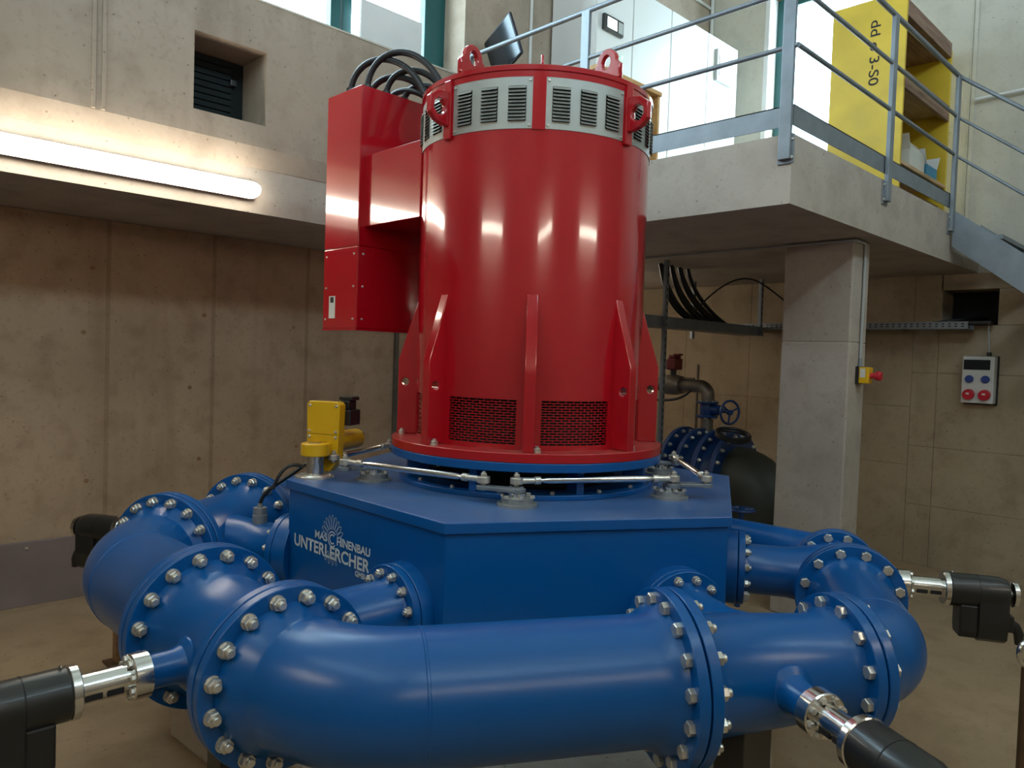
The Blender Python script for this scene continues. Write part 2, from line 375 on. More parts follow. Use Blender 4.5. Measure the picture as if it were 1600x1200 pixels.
window('window_2', [(x - .05, x + .05, YN - .2, YN - .13, 5.45, 6.25) for x in (-.75, 1.3, 3.4, 5.55)], [(x, x + 1.99, YN - .17, YN - .164, 5.45, 6.25) for x in (-.7, 1.36, 3.5)])
window('window_3', [(XN - .2, XN - .13, y - .05, y + .05, 5.45, 6.25) for y in (-1.25, .4, 2.0, 3.65)], [(XN - .17, XN - .164, y, y + 1.5, 5.45, 6.25) for y in (-1.2, .45, 2.05)])
# hatch shutter in the deep opening of the upper wall
sh = thing('shutter', (2.0, YU + .33, HZ0), 'dark green shutter closing the square hatch in the concrete wall', 'shutter')
B().box(HX0, HX1, YU + .34, YU + .37, HZ0, HZ1).build('back_board', 'greendark', sh, False)
for k in range(11): B().box(HX0 + .003, HX1 - .085, YU + .318, YU + .345, HZ0 + .006 + k * .041, HZ0 + .041 + k * .041).build('slat', 'greendark', sh, False, .004)
B().box(HX1 - .1, HX1 - .06, YU + .30, YU + .35, HZ0 + .3, HZ0 + .34).build('latch', 'black', sh, False, .003)
# white board on the window sill
tag(B().box(3.045, 3.59, YU + .14, YU + .16, WZ0 + .001, 4.29).build('board', 'offwhite', smooth=False, bevel=.003), 'white sheet of board leaning inside the upper window sill', 'board')
# ---- tube lamps
def tube_lamp(c, d, L, label, n):
    """moisture-proof luminaire: opaque housing towards the wall (along n), glowing diffuser away from it"""
    c = Vector(c); d = Vector(d).normalized(); n = Vector(n).normalized(); up = Vector((0, 0, 1))
    t = thing('tube_lamp', c - Vector((0, 0, .06)), label, 'lamp')
    def shell(prof):
        b = B(); vs = []; m = len(prof)
        for k, q in ((0, .35), (.008, .72), (.025, .92), (.05, 1.), (L - .05, 1.), (L - .025, .92), (L - .008, .72), (L, .35)):
            for a, z in prof: vs.append(c + d * (k - L / 2) + n * (a * (q if a < 0 else 1)) + up * (z * q))
        fs = [(i * m + j, i * m + (j + 1) % m, (i + 1) * m + (j + 1) % m, (i + 1) * m + j) for i in range(7) for j in range(m)]
        fs += [tuple(range(m - 1, -1, -1)), tuple(7 * m + j for j in range(m))]
        return b.add(vs, fs)
    dp = [(.020 - .085 * math.cos(R(a)), .052 * math.sin(R(a))) for a in range(-90, 91, 12)]
    shell(dp).build('diffuser', 'tube', t)
    shell([(.0205, -.054), (.04, -.05), (.048, -.03), (.048, .03), (.04, .05), (.0205, .054)]).build('housing', 'lampend', t)
    for k in (-.35, .35):
        p = c + d * k * L; B().cyl(p + n * .046, p + n * .062, .02, seg=12).build('bracket', 'lampend', t)
    return t
tube_lamp((1.49, YU - .02, 2.752), (1, 0, 0), 1.47, 'long glowing tube lamp on the left concrete ledge, wide open to view', (0, 1, 0))
tube_lamp((XN + .062, 2.1, 2.94), (0, 1, 0), 1.5, 'tube lamp on the wall behind the camera, facing the generator', (-1, 0, 0))
tube_lamp((-.6, YN + .062, 3.15), (1, 0, 0), 1.5, 'tube lamp on the right-hand wall, near the corner behind the camera', (0, -1, 0))
tube_lamp((3.2, YN + .062, 3.0), (1, 0, 0), 1.5, 'tube lamp on the right-hand wall, towards the stairs', (0, -1, 0))
tube_lamp((5.6, YL - .062, 2.28), (1, 0, 0), 1.5, 'tube lamp low on the left wall behind the generator', (0, 1, 0))

# ================================================================== the turbine: casing
CX, CY, ZA = 2.70, 2.62, .80
CEN = Vector((CX, CY, 0))
def nrm(th): return Vector((math.cos(R(th)), math.sin(R(th)), 0))
def tan_(th): return Vector((-math.sin(R(th)), math.cos(R(th)), 0))
def PT(th, rho, s, z=ZA): return CEN + nrm(th) * rho + tan_(th) * s + Vector((0, 0, z))
def hexa(r): return [(CX + r * math.cos(R(30 + 60 * k)), CY + r * math.sin(R(30 + 60 * k))) for k in range(6)]
struct(B().prism([(CX + r_ * math.cos(R(a)), CY + r_ * math.sin(R(a))) for a, r_ in ((150, 1.62), (210, 1.5), (270, 1.35), (330, 1.4), (30, 1.4), (90, 1.4))], 0, .27).build('floor_plinth', 'plinth', smooth=False, bevel=.02))
cas = thing('turbine_casing', (CX, CY, .27), 'blue hexagonal turbine casing with white lettering under the red generator', 'turbine')
B().prism(hexa(1.125), .27, 1.118).build('casing_body', 'blue', cas, False, .006)
B().prism(hexa(1.14), 1.118, 1.16).build('lid', 'bluelid', cas, False, .004)
B().prism(hexa(1.118), 1.10, 1.119).build('joint', 'bluedark', cas, False)
b = B(); b.ring((CX, CY, 1.16), (0, 0, 1), .46, .62, .022, 64); lr = b.build('lower_ring', 'blue', cas, bevel=.003)
b = B(); b.ring((CX, CY, 1.282), (0, 0, 1), .46, .66, .038, 72); b.build('upper_ring', 'blue', cas, bevel=.003)
B().tube([(CX, CY, 1.182), (CX, CY, 1.282)], .42, 48, False).build('inner_drum', 'dark', cas)
for k in range(8):
    a = 22.5 + 45 * k
    M = Matrix.Translation((CX, CY, 0)) @ Matrix.Rotation(R(a), 4, 'Z')
    B().box(.50, .60, -.018, .018, 1.18, 1.284, M).build('web', 'blue', cas, False, .003)
# hexagon-headed bolts and nuts, shared meshes
def hexhead(af, h, wr, wt, stud_r=0, stud_h=0):
    b = B()
    if wt: b.cyl((0, 0, 0), (0, 0, wt), wr, seg=20)
    rr = af / math.sqrt(3)
    b.tube([(0, 0, wt), (0, 0, wt + h * .86), (0, 0, wt + h)], [rr, rr, rr * .86], 6)
    if stud_r: b.tube([(0, 0, wt + h), (0, 0, wt + h + stud_h * .8), (0, 0, wt + h + stud_h)], [stud_r, stud_r, stud_r * .8], 14)
    me = b.mesh('bolt'); me.materials.append(MT['galv']); me.shade_smooth(); me.set_sharp_from_angle(angle=R(32)); return me
NUT = hexhead(.037, .021, .024, .004, .0125, .014)
HEAD = hexhead(.037, .018, 0, 0)
NUTS = hexhead(.028, .016, .018, .003, .009, .008)
HEADS = hexhead(.028, .014, 0, 0)
TINY = hexhead(.018, .009, .012, .002)
for k in range(16):
    a = R(22.5 * k + 11); inst('bolt', TINY, Matrix.Translation((CX + .575 * math.cos(a), CY + .575 * math.sin(a), 1.182)), lr)
def flange(parent, c, d, r, rin, th, n, br, me, phase=.5, mat='blue', name='flange'):
    """disc whose mating face is at c; it extends along d (away from the joint) and carries bolts on its outer face"""
    d = Vector(d).normalized(); c = Vector(c)
    f = B().ring(c, d, rin, r, th, 72).build(name, mat, parent, bevel=.003)
    M0 = frame(c + d * th, d)
    for k in range(n):
        a = 2 * PI * (k + phase) / n
        m = M0 @ Matrix.Translation((br * math.cos(a), br * math.sin(a), 0)) @ Matrix.Rotation(a + random.random() * 1.2, 4, 'Z')
        inst('bolt', me, m, f)
    return f
G = .0035            # half the dark gap of a flange joint
GR = 'pipe sections of the blue distributor ring'
class Leg: pass
LEG = {'D': (120, 1.50), 'C': (180, 1.61), 'B': (240, 1.55), 'A': (300, 1.48), 'E': (0, 1.11)}
#           flange radius, pipe radius, bolts, bolt circle
J = {'D0': (120, 1.50, .10, .285, .205, 16, .25), 'D1': (120, 1.50, .72, .28, .20, 16, .245), 'C0': (180, 1.61, .06, .275, .197, 16, .24), 'C1': (180, 1.61, .60, .268, .19, 16, .233),
     'B0': (240, 1.55, .035, .265, .19, 16, .23), 'B1': (240, 1.55, .64, .222, .155, 12, .192), 'A0': (300, 1.48, -.22, .218, .15, 12, .188), 'A1': (300, 1.48, .20, .19, .125, 12, .163)}
def jp(k): t = J[k]; return PT(t[0], t[1], t[2])
def jt(k): return tan_(J[k][0])
def jflange(parent, k, side, me, phase=.5):
    """side +1: the flange that lies downstream of the joint (material along +t), -1: upstream"""
    t = J[k]; d = jt(k) * side
    return flange(parent, jp(k) + d * G, d, t[3], t[4] * .8, .034, t[5], t[6], me, phase)
def neck(k, side):          # path offsets and radii of the welded collar behind a flange
    return [(.0, 1.17), (.036, 1.17), (.062, 1.10), (.095, 1.0)]
def section(parent, pts, k0, k1, name='pipe', r0=None, r1=None, seg=64):
    """tube from joint k0 to k1 (either may be None) with collars"""
    pts = [Vector(p) for p in pts]
    L = [0]
    for i in range(1, len(pts)): L.append(L[-1] + (pts[i] - pts[i - 1]).length)
    T = L[-1]
    def at(s):
        s = min(max(s, 0), T)
        for i in range(1, len(pts)):
            if s <= L[i] + 1e-9:
                f = (s - L[i - 1]) / max(L[i] - L[i - 1], 1e-9); return pts[i - 1].lerp(pts[i], f)
        return pts[-1]
    ra = r0 if r0 else J[k0][4]; rb = r1 if r1 else J[k1][4]
    ss = set(L)
    if k0: ss |= {o for o, _ in neck(k0, 1)}; ss = {s for s in ss if s > .095 or s in [o for o, _ in neck(k0, 1)]}
    if k1: ss = {s for s in ss if s < T - .095}; ss |= {T - o for o, _ in neck(k1, -1)}
    ss = sorted(ss); P, Q = [], []
    for s in ss:
        r = ra + (rb - ra) * s / T; m = 1.
        if k0 and s <= .0951:
            m = dict((round(o, 4), q) for o, q in neck(k0, 1)).get(round(s, 4), 1.)
        if k1 and T - s <= .0951:
            m = dict((round(o, 4), q) for o, q in neck(k1, -1)).get(round(T - s, 4), m)
        P.append(at(s)); Q.append(r * m)
    return B().tube(P, Q, seg).build(name, 'blue', parent)
def corner(l0, l1):
    th, r0 = LEG[l0]; r1 = LEG[l1][1]; s = (r1 - r0 * .5) / math.sin(R(60)); return PT(th, r0, s)
# ---- needle actuator
def actuator(p, d, label, tail=True):
    """bolted to a pipe boss at p, pointing along d"""
    d = Vector(d).normalized(); y = Vector((0, 0, 1)).cross(d)
    M = Matrix((d, y, Vector((0, 0, 1)))).transposed().to_4x4(); M.translation = p
    def X(x, y=0, z=0): return M @ Vector((x, y, z))
    t = thing('needle_actuator', p - Vector((0, 0, .2)), label, 'actuator', 'electric needle actuators around the turbine')
    f = B().tube([X(0), X(.002), X(.046), X(.05)], [.060, .066, .066, .062], 40).build('mounting_collar', 'steel', t)
    for k in range(8):
        a = 2 * PI * k / 8 + .3
        inst('bolt', TINY, frame(X(.05, .052 * math.cos(a), .052 * math.sin(a)), d), f)
    nk = B().cyl(X(.05), X(.185), .041, seg=32).build('neck_tube', 'steel', t)
    for k in range(2):
        for sgn in (-1, 1): B().box(.075 + .055 * k, .118 + .055 * k, sgn * .036 - .006, sgn * .036 + .006, -.022, -.006, M).build('slot', 'dark', nk, False)
    B().tube([X(.183), X(.186), X(.206), X(.209)], [.070, .074, .074, .070], 40).build('front_flange', 'steel', t)
    bd = B().tube([X(.209), X(.212), X(.40), X(.435)], [.069, .072, .072, .062], 40).build('barrel', 'black', t)
    B().cyl(X(.316), X(.319), .0727, seg=40).build('parting_line', 'dark', bd)
    B().tube([X(.225, 0, .069), X(.225, 0, .081)], .004, 10).build('grease_nipple', 'steel', bd)
    h = B(); poly = [(-.066, .0), (.066, .0), (.066, -.12), (.055, -.19), (.03, -.207), (-.03, -.207), (-.055, -.19), (-.066, -.12)]
    Mh = M @ Matrix(((0, 0, 1, 0), (1, 0, 0, 0), (0, 1, 0, 0), (0, 0, 0, 1)))
    h.prism(poly, .316, .432, Mh).build('gear_housing', 'black', t, False, .006)
    B().prism([(-.058, -.05), (.058, -.05), (.058, -.165), (.046, -.196), (-.046, -.196), (-.058, -.165)], .245, .318, Mh).build('motor', 'black', t, False, .008)
    B().tube([X(.433), X(.455)], .018, 16).build('spindle', 'steel', t)
    B().tube([X(.452), X(.455), X(.472), X(.475)], [.05, .055, .055, .05], 32).build('end_cap', 'steel', t)
    if tail:
        q = B(); q.box(.43, .462, -.028, .028, -.16, -.09, M); q.tube([X(.45, 0, -.12), X(.475, 0, -.14), X(.49, 0, -.17), X(.492, 0, -.215)], [.02, .022, .02, .016], 16)
        q.build('plug', 'black', t, bevel=.003)
    return t
# ---- tees with nozzle branch to the casing
def tee(l, k0, k1, sn, label, me0, me1, rb=.118, flr=.172, boss_r=.05, boss_end=.10):
    th, rho = LEG[l]; n = nrm(th)
    t = thing('pipe_tee', PT(th, rho, (J[k0][2] + J[k1][2]) / 2, .45), label, 'pipe', GR)
    section(t, [jp(k0) + jt(k0) * G, jp(k1) - jt(k1) * G], k0, k1)
    jflange(t, k0, 1, me0); jflange(t, k1, -1, me1)
    rp = (J[k0][4] + J[k1][4]) / 2
    br = [PT(th, rho - .02, sn), PT(th, rho - rp * .75, sn), PT(th, rho - rp - .03, sn), PT(th, rho - rp - .09, sn), PT(th, 1.085, sn), PT(th, 1.06, sn)]
    bo = B().tube(br, [rb * 1.22, rb * 1.2, rb * 1.08, rb, rb, rb * 1.12], 48).build('nozzle_branch', 'blue', t)
    flange(t, PT(th, 1.033, sn), n, flr, rb * .7, .03, 12, flr - .03, NUTS, .5)
    B().tube([PT(th, .96, sn), PT(th, 1.03, sn)], flr, 64).build('casing_neck', 'blue', cas, bevel=.003)
    e = rho + rp
    B().tube([PT(th, rho, sn), PT(th, e - .01, sn), PT(th, e + .006, sn), PT(th, e + .03, sn), PT(th, e + boss_end, sn)], [boss_r + .03, boss_r + .028, boss_r + .008, boss_r, boss_r], 40).build('boss', 'blue', t)
    return PT(th, e + boss_end + .001, sn), n, t
pC = tee('C', 'C0', 'C1', .345, 'blue pipe tee before the casing face with white lettering', NUT, HEAD)
pB = tee('B', 'B0', 'B1', .345, 'blue tapering pipe tee at the front, its actuator aimed at the viewer', NUT, HEAD)
pA = tee('A', 'A0', 'A1', .07, 'blue pipe tee beside the bare right flank of the casing', NUT, HEAD, .115, .168)
pD = tee('D', 'D0', 'D1', .45, 'blue pipe tee at the rear left carrying a grey sensor', NUT, HEAD)
actuator(pC[0], pC[1], 'needle actuator cut off by the lower left picture corner')
actuator(pB[0], pB[1], 'needle actuator pointing at the viewer from the front pipe tee')
actuator(pA[0], pA[1], 'needle actuator against the brown back wall, black plug hanging from its end')
actuator(pD[0], pD[1], 'needle actuator half hidden behind the left pipe elbow')
# ---- elbows
def elbow(l0, l1, k0, k1, rr, label, me0, me1, r1=None, weld=None):
    a, c = jp(k0) + jt(k0) * G, corner(l0, l1)
    e = jp(k1) - jt(k1) * G
    t = thing('pipe_elbow', Vector((c.x, c.y, .45)), label, 'pipe', GR)
    path = fillet([a, c, e], rr, 20)
    section(t, path, k0, k1)
    jflange(t, k0, 1, me0); jflange(t, k1, -1, me1)
    for p, d in ([(path[-2], (path[-1] - path[-2]).normalized())] + [(path[1], (path[1] - path[0]).normalized())])[:weld or 1]:
        r = (J[k0][4] + J[k1][4]) / 2
        B().tube([p - d * .006, p - d * .003, p + d * .003, p + d * .006], [r - .001, r + .0022, r + .0022, r - .001], 64, False).build('weld_seam', 'blue', t)
    return t
elbow('D', 'C', 'D1', 'C0', .42, 'blue pipe elbow bulging furthest to the left', NUT, HEAD)
elbow('C', 'B', 'C1', 'B0', .42, 'blue pipe elbow with the long straight run across the foreground', NUT, HEAD)
elbow('B', 'A', 'B1', 'A0', .29, 'blue pipe elbow sweeping back at the lower right', HEAD, HEAD)
# last elbow, running off behind the casing
t = thing('pipe_elbow', Vector((3.7, 1.9, .5)), 'slim blue pipe passing behind the casing towards the column', 'pipe', GR)
pe = PT(0, 1.11, .75)
section(t, fillet([jp('A1') + jt('A1') * G, corner('A', 'E'), pe], .18, 16), 'A1', None, r0=.115, r1=.095)
jflange(t, 'A1', 1, HEAD)
# supply pipe from the inlet valve
t = thing('supply_pipe', Vector((3.4, 4.35, .5)), 'blue supply pipe joining the rear left tee behind the generator', 'pipe')
section(t, fillet([(5.8, 3.72, ZA), (5.8, 4.35, ZA), (2.70, 4.35, ZA), jp('D0') - jt('D0') * G], .36, 12), None, 'D0', r0=.205)
jflange(t, 'D0', -1, HEAD)
B().box(3.3, 3.4, 4.3, 4.4, .27, .62).box(4.6, 4.7, 4.3, 4.4, 0, .62).build('pipe_stand', 'brownsteel', t, False, .003)
# ---- sensor and its braided cable on the rear left branch
sp = PT(120, 1.20, .45, ZA + .105)
t = thing('sensor', sp, 'grey round sensor on the rear left pipe branch, with braided cable', 'sensor')
B().tube([sp, sp + Vector((0, 0, .05)), sp + Vector((0, 0, .052)), sp + Vector((0, 0, .085))], [.035, .035, .032, .032], 28).build('housing', 'castgrey', t)
q = sp + Vector((0, 0, .085))
B().tube([q, q + Vector((0, 0, .02))], [.014, .012], 16).build('cable_gland', 'castgrey', t)
B().tube(bez(q + Vector((0, 0, .015)), q + Vector((.01, -.01, .10)), q + Vector((.09, -.06, .12)), q + Vector((.22, -.11, .24)), 18), .0095, 12).build('cable', 'blackcable', t)
# props under the ring
for (x, y, z1, lab) in [(1.40, 4.42, .50, 'brown steel prop standing on the floor behind the left elbow')]:
    t = thing('support_prop', (x, y, 0), lab, 'prop'); B().box(x - .03, x + .03, y - .03, y + .03, .012, z1).build('post', 'wood', t, False, .003); B().box(x - .07, x + .07, y - .07, y + .07, 0, .012).build('foot_plate', 'brownsteel', t, False, .002)
def saddle(p, r, lab):
    t = thing('pipe_saddle', (p.x, p.y, 0), lab, 'support')
    B().box(p.x - .09, p.x + .09, p.y - .05, p.y + .05, .02, p.z - r + .03).build('post', 'black', t, False, .004)
    B().box(p.x - .14, p.x + .14, p.y - .1, p.y + .1, 0, .02).build('foot_plate', 'black', t, False, .003)
saddle(PT(240, 1.55, .30), .175, 'black steel support under the tapering front tee')
saddle(PT(180, 1.61, .34), .195, 'black steel support under the tee before the lettering')
# ---- lettering on the casing face that looks along -X
FX = CX - 1.125 * math.cos(R(30)) - .0012
def lettering(txt, y0, y1, zb, h, name='lettering', mat='printwhite', off=.012):
    cu = bpy.data.curves.new(name, 'FONT'); cu.body = txt; cu.size = 1; cu.offset = off; cu.extrude = 0
    o = bpy.data.objects.new(name, cu); COL.objects.link(o)
    dg = bpy.context.evaluated_depsgraph_get(); dg.update()
    me = bpy.data.meshes.new_from_object(o.evaluated_get(dg)); bpy.data.objects.remove(o)
    xs_ = [v.co.x for v in me.vertices]; ys_ = [v.co.y for v in me.vertices]; x0, x1, yb, yt = min(xs_), max(xs_), min(ys_), max(ys_)
    return me, x0, x1, yb, yt
def face_text(txt, y0, y1, zb, h, parent, mat='printwhite', off=.026, name='lettering'):
    me, x0, x1, yb, yt = lettering(txt, y0, y1, zb, h, off=off)
    for v in me.vertices: v.co = Vector((0, -(v.co.x - x0) / (x1 - x0) * (y0 - y1), (v.co.y - yb) / (yt - yb) * h))
    me.materials.clear(); me.materials.append(MT[mat]); me.name = name
    return inst(name, me, Matrix.Translation((FX, y0, zb)), parent)
face_text('UNTERLERCHER', 3.122, 2.518, .868, .056, cas)
face_text('MAS', 2.943, 2.842, .936, .034, cas); face_text('HINENBAU', 2.765, 2.518, .936, .036, cas)
face_text('GMBH', 2.622, 2.532, .838, .024, cas)
def cring(c, r, wd, a0, a1, n=28):
    b = B()
    for i in range(n):
        q = [(c[0] + rr * math.cos(R(a)), c[1] + rr * math.sin(R(a))) for a in (a0 + (a1 - a0) * i / n, a0 + (a1 - a0) * (i + 1) / n) for rr in (r - wd, r)]
        b.add([(FX - .0003, y, z) for y, z in q], [(0, 1, 3, 2)])
    return b
LC = (2.802, .955)
cring(LC, .034, .005, 222, 498).build('emblem_ring', 'printwhite', cas, False); cring(LC, .022, .006, 226, 494).build('emblem_ring', 'printwhite', cas, False)
def petal(a, r0, r1, wid):
    b = B(); pts = []
    for s in [i / 10 for i in range(11)]: pts.append((r0 + (r1 - r0) * s, wid * math.sin(PI * min(1, s * .93 + .07)) ** .6 * (.55 + .45 * s)))
    loop = pts + [(x, -y) for x, y in reversed(pts)]
    ca, sa = math.cos(R(a)), math.sin(R(a))
    def P(x, y): return (FX - .0004, LC[0] - (x * ca - y * sa), LC[1] + (x * sa + y * ca))
    for i in range(len(loop) - 1):
        (x0, y0), (x1, y1) = loop[i], loop[i + 1]; dx, dy = x1 - x0, y1 - y0; l = math.hypot(dx, dy) or 1; ox, oy = -dy / l * .0015, dx / l * .0015
        b.add([P(x0 + ox, y0 + oy), P(x1 + ox, y1 + oy), P(x1 - ox, y1 - oy), P(x0 - ox, y0 - oy)], [(0, 1, 2, 3)])
    return b
for k, a in enumerate((8, 26, 43, 59, 75, 90, 105, 121, 137, 154, 172)): petal(a, .042, .105 - .0006 * abs(a - 90) * .35, .0105).build('emblem_petal', 'printline', cas, False)
for a in (242, 258, 274, 290): petal(a, .062, .112, .009).build('emblem_petal', 'printline', cas, False)

# ================================================================== the red generator
gen = thing('generator', (CX, CY, 1.32), 'tall red cylindrical generator with steel louvre panels on the blue casing', 'generator')
RB = .55
def wedge(r0, r1, a0, a1, z0, z1, n=6):
    """curved block between radii"""
    b = B(); vs = []
    for i in range(n + 1):
        a = R(a0 + (a1 - a0) * i / n)
        for r in (r0, r1):
            for z in (z0, z1): vs.append((CX + r * math.cos(a), CY + r * math.sin(a), z))
    fs = [(0, 1, 3, 2)]
    for i in range(n):
        o = 4 * i; q = o + 4
        fs += [(o + 2, o + 3, q + 3, q + 2), (o, q, q + 1, o + 1), (o + 1, q + 1, q + 3, o + 3), (o, o + 2, q + 2, q)]
    o = 4 * n; fs.append((o, o + 2, o + 3, o + 1)); return b.add(vs, fs)
# shell: windows left out below, louvre band left out above
AW = 17.0                                   # half width of a lower window in degrees
LZ0, LZ1 = 2.715, 2.93
shell = B(); NA = 144
angs = sorted({round(22.5 + 45 * k + s * AW, 3) for k in range(8) for s in (-1, 1)} | {round(360 * i / NA, 3) for i in range(NA)})
zs_ = [1.36, 1.382, 1.575, 2.0, 2.35, LZ0 + .004]
for i in range(len(angs)):
    a0, a1 = angs[i], angs[(i + 1) % len(angs)] + (360 if i == len(angs) - 1 else 0)
    am = (a0 + a1) / 2; inwin = abs((am - 22.5 + 22.5) % 45 - 22.5) < AW
    for j in range(len(zs_) - 1):
        if j == 1 and inwin: continue
        P = [(CX + RB * math.cos(R(a)), CY + RB * math.sin(R(a)), z) for a, z in ((a0, zs_[j]), (a1, zs_[j]), (a1, zs_[j + 1]), (a0, zs_[j + 1]))]
        shell.add(P, [(0, 1, 2, 3)])
bmx = bmesh.new(); tmp = shell.mesh('tmp'); bmx.from_mesh(tmp); bmesh.ops.remove_doubles(bmx, verts=bmx.verts, dist=1e-5)
body_me = bpy.data.meshes.new('body'); bmx.to_mesh(body_me); bmx.free(); body_me.materials.append(MT['red']); body_me.shade_smooth(); body_me.set_sharp_from_angle(angle=R(32))
body = inst('body', body_me, Matrix.Identity(4), gen)
so = body.modifiers.new('wall', 'SOLIDIFY'); so.thickness = .012; so.offset = -1
es = body.modifiers.new('crease', 'EDGE_SPLIT'); es.split_angle = R(32)
B().tube([(CX, CY, 1.37), (CX, CY, 2.99)], RB - .085, 64).build('inner_core', 'dark', gen)
B().ring((CX, CY, 1.3205), (0, 0, 1), .40, .66, .0405, 96).build('base_flange', 'reddust', gen, bevel=.003)
for k in range(8):
    a = R(22.5 + 45 * k - 19)
    inst('flange_bolt', NUTS, Matrix.Translation((CX + .615 * math.cos(a), CY + .615 * math.sin(a), 1.361)), gen)
# fins
for k in range(8):
    a = 45 * k
    M = Matrix.Translation((CX, CY, 0)) @ Matrix.Rotation(R(a), 4, 'Z') @ Matrix.Rotation(R(90), 4, 'X')
    prof = [(.535, 1.361), (.640, 1.361), (.640, 1.90), (.585, 2.07), (.535, 2.07)]
    hx, hz, hr = .605, 1.62, .018
    f = B()
    nn = 20
    hole = [(hx + hr * math.cos(2 * PI * i / nn), hz + hr * math.sin(2 * PI * i / nn)) for i in range(nn)]
    out = []
    for i in range(nn):                      # project the hole's rays on the outline
        an = 2 * PI * i / nn; dx, dz = math.cos(an), math.sin(an); best = 9
        for q in range(5):
            (x0, z0), (x1, z1) = prof[q], prof[(q + 1) % 5]; ex, ez = x1 - x0, z1 - z0; den = dx * ez - dz * ex
            if abs(den) < 1e-9: continue
            tt = ((x0 - hx) * ez - (z0 - hz) * ex) / den; uu = ((x0 - hx) * dz - (z0 - hz) * dx) / den
            if tt > 0 and -1e-6 <= uu <= 1 + 1e-6: best = min(best, tt)
        out.append((hx + dx * best, hz + dz * best))
    # add the true corners by snapping the closest rays
    for c in prof:
        i = min(range(nn), key=lambda i: abs((math.atan2(out[i][1] - hz, out[i][0] - hx) - math.atan2(c[1] - hz, c[0] - hx) + PI) % (2 * PI) - PI)); out[i] = c
    f.plate_hole(out, hole, -.024, .024, M).build('fin', 'red', gen, True, .004)
# slotted grilles in the lower windows
def grille(k):
    a0, a1 = 22.5 + 45 * k - AW, 22.5 + 45 * k + AW; z0, z1 = 1.382, 1.575
    b = B(); nr = 17; hz = (z1 - z0) / nr; nc = 9
    def bar(u0, u1, v0, v1, n):
        n = max(1, n)
        for i in range(n):
            q0, q1 = u0 + (u1 - u0) * i / n, u0 + (u1 - u0) * (i + 1) / n
            P = [(CX + (RB - .004) * math.cos(R(a)), CY + (RB - .004) * math.sin(R(a)), z) for a, z in ((q0, v0), (q1, v0), (q1, v1), (q0, v1))]
            b.add(P, [(0, 1, 2, 3)])
    for j in range(nr + 1):
        zc = z0 + j * hz; bar(a0, a1, max(z0, zc - .0016), min(z1, zc + .0016), 8)
    da = (a1 - a0) / nc
    for j in range(nr):
        for c in range(nc + 1):
            ac = a0 + (c + (.5 if j % 2 else 0)) * da
            if ac > a1: continue
            bar(max(a0, ac - .20), min(a1, ac + .20), z0 + j * hz, z0 + (j + 1) * hz, 1)
    o = b.build('grille', 'red', gen, False); o['kind'] = 'stuff'
    s = o.modifiers.new('sheet', 'SOLIDIFY'); s.thickness = .002; s.offset = 0
for k in range(8): grille(k)
# louvre band: sheet panels with three fields of slats each
wedge(RB - .05, RB - .045, 0, 360, LZ0 - .02, LZ1 + .02, 72).build('band_backing', 'dark', gen)
slat_b = B()
wd, dp = .0375, .0075
slat_b.add([(-.002, -wd, .012), (.0015, -wd, .0105), (.0115, -wd, -.001), (.0095, -wd, -.002), (-.002, wd, .012), (.0015, wd, .0105), (.0115, wd, -.001), (.0095, wd, -.002)],
           [(0, 1, 5, 4), (1, 2, 6, 5), (2, 3, 7, 6), (3, 0, 4, 7), (0, 3, 2, 1), (4, 5, 6, 7)])
SL = slat_b.mesh('louvre_slat'); SL.materials.append(MT['steel2'])
RP = RB + .003
for k in range(8):
    c = 22.5 + 45 * k; hw = 19.6
    fields = [(-12.8, 4.), (0, 4.), (12.8, 4.)]
    cuts = sorted({-hw, hw, *[m + s * 4. for m, _ in fields for s in (-1, 1)], *[x * 1.4 for x in range(-13, 14)]})
    fz0, fz1 = LZ0 + .032, LZ1 - .037
    p = B(); zz = [LZ0, fz0, fz1, LZ1]
    for i in range(len(cuts) - 1):
        m = (cuts[i] + cuts[i + 1]) / 2; inf = any(abs(m - f) < w_ for f, w_ in fields)
        for j in range(3):
            if j == 1 and inf: continue
            p.add([(CX + RP * math.cos(R(c + a)), CY + RP * math.sin(R(c + a)), z) for a, z in ((cuts[i], zz[j]), (cuts[i + 1], zz[j]), (cuts[i + 1], zz[j + 1]), (cuts[i], zz[j + 1]))], [(0, 1, 2, 3)])
    bm_ = bmesh.new(); tm = p.mesh('t'); bm_.from_mesh(tm); bmesh.ops.remove_doubles(bm_, verts=bm_.verts, dist=1e-5); pm = bpy.data.meshes.new('louvre_panel'); bm_.to_mesh(pm); bm_.free()
    pm.materials.append(MT['steel2']); pm.shade_smooth(); pm.set_sharp_from_angle(angle=R(32))
    po = inst('louvre_panel', pm, Matrix.Identity(4), gen); s = po.modifiers.new('sheet', 'SOLIDIFY'); s.thickness = .002; s.offset = -1; s = po.modifiers.new('crease', 'EDGE_SPLIT'); s.split_angle = R(32)
    ns = 10; hz = (fz1 - fz0) / ns
    for m, _ in fields:
        for j in range(ns):
            a = R(c + m)
            inst('slat', SL, Matrix.Translation((CX + RP * math.cos(a), CY + RP * math.sin(a), fz0 + hz * j + .002)) @ Matrix.Rotation(a, 4, 'Z'), po)
    for s1 in (-1, 1):
        for z in (LZ0 + .014, LZ1 - .014):
            a = R(c + s1 * (hw - 1.2)); inst('screw', TINY, Matrix.Translation((CX + RP * math.cos(a), CY + RP * math.sin(a), z)) @ Matrix.Rotation(a, 4, 'Z') @ Matrix.Rotation(R(90), 4, 'Y') @ Matrix.Scale(.55, 4), po)
    # upright strip between the panels
    wedge(RB - .012, RB + .006, 45 * k - 2.9, 45 * k + 2.9, LZ0 - .004, LZ1 + .01, 3).build('strip', 'red', gen)
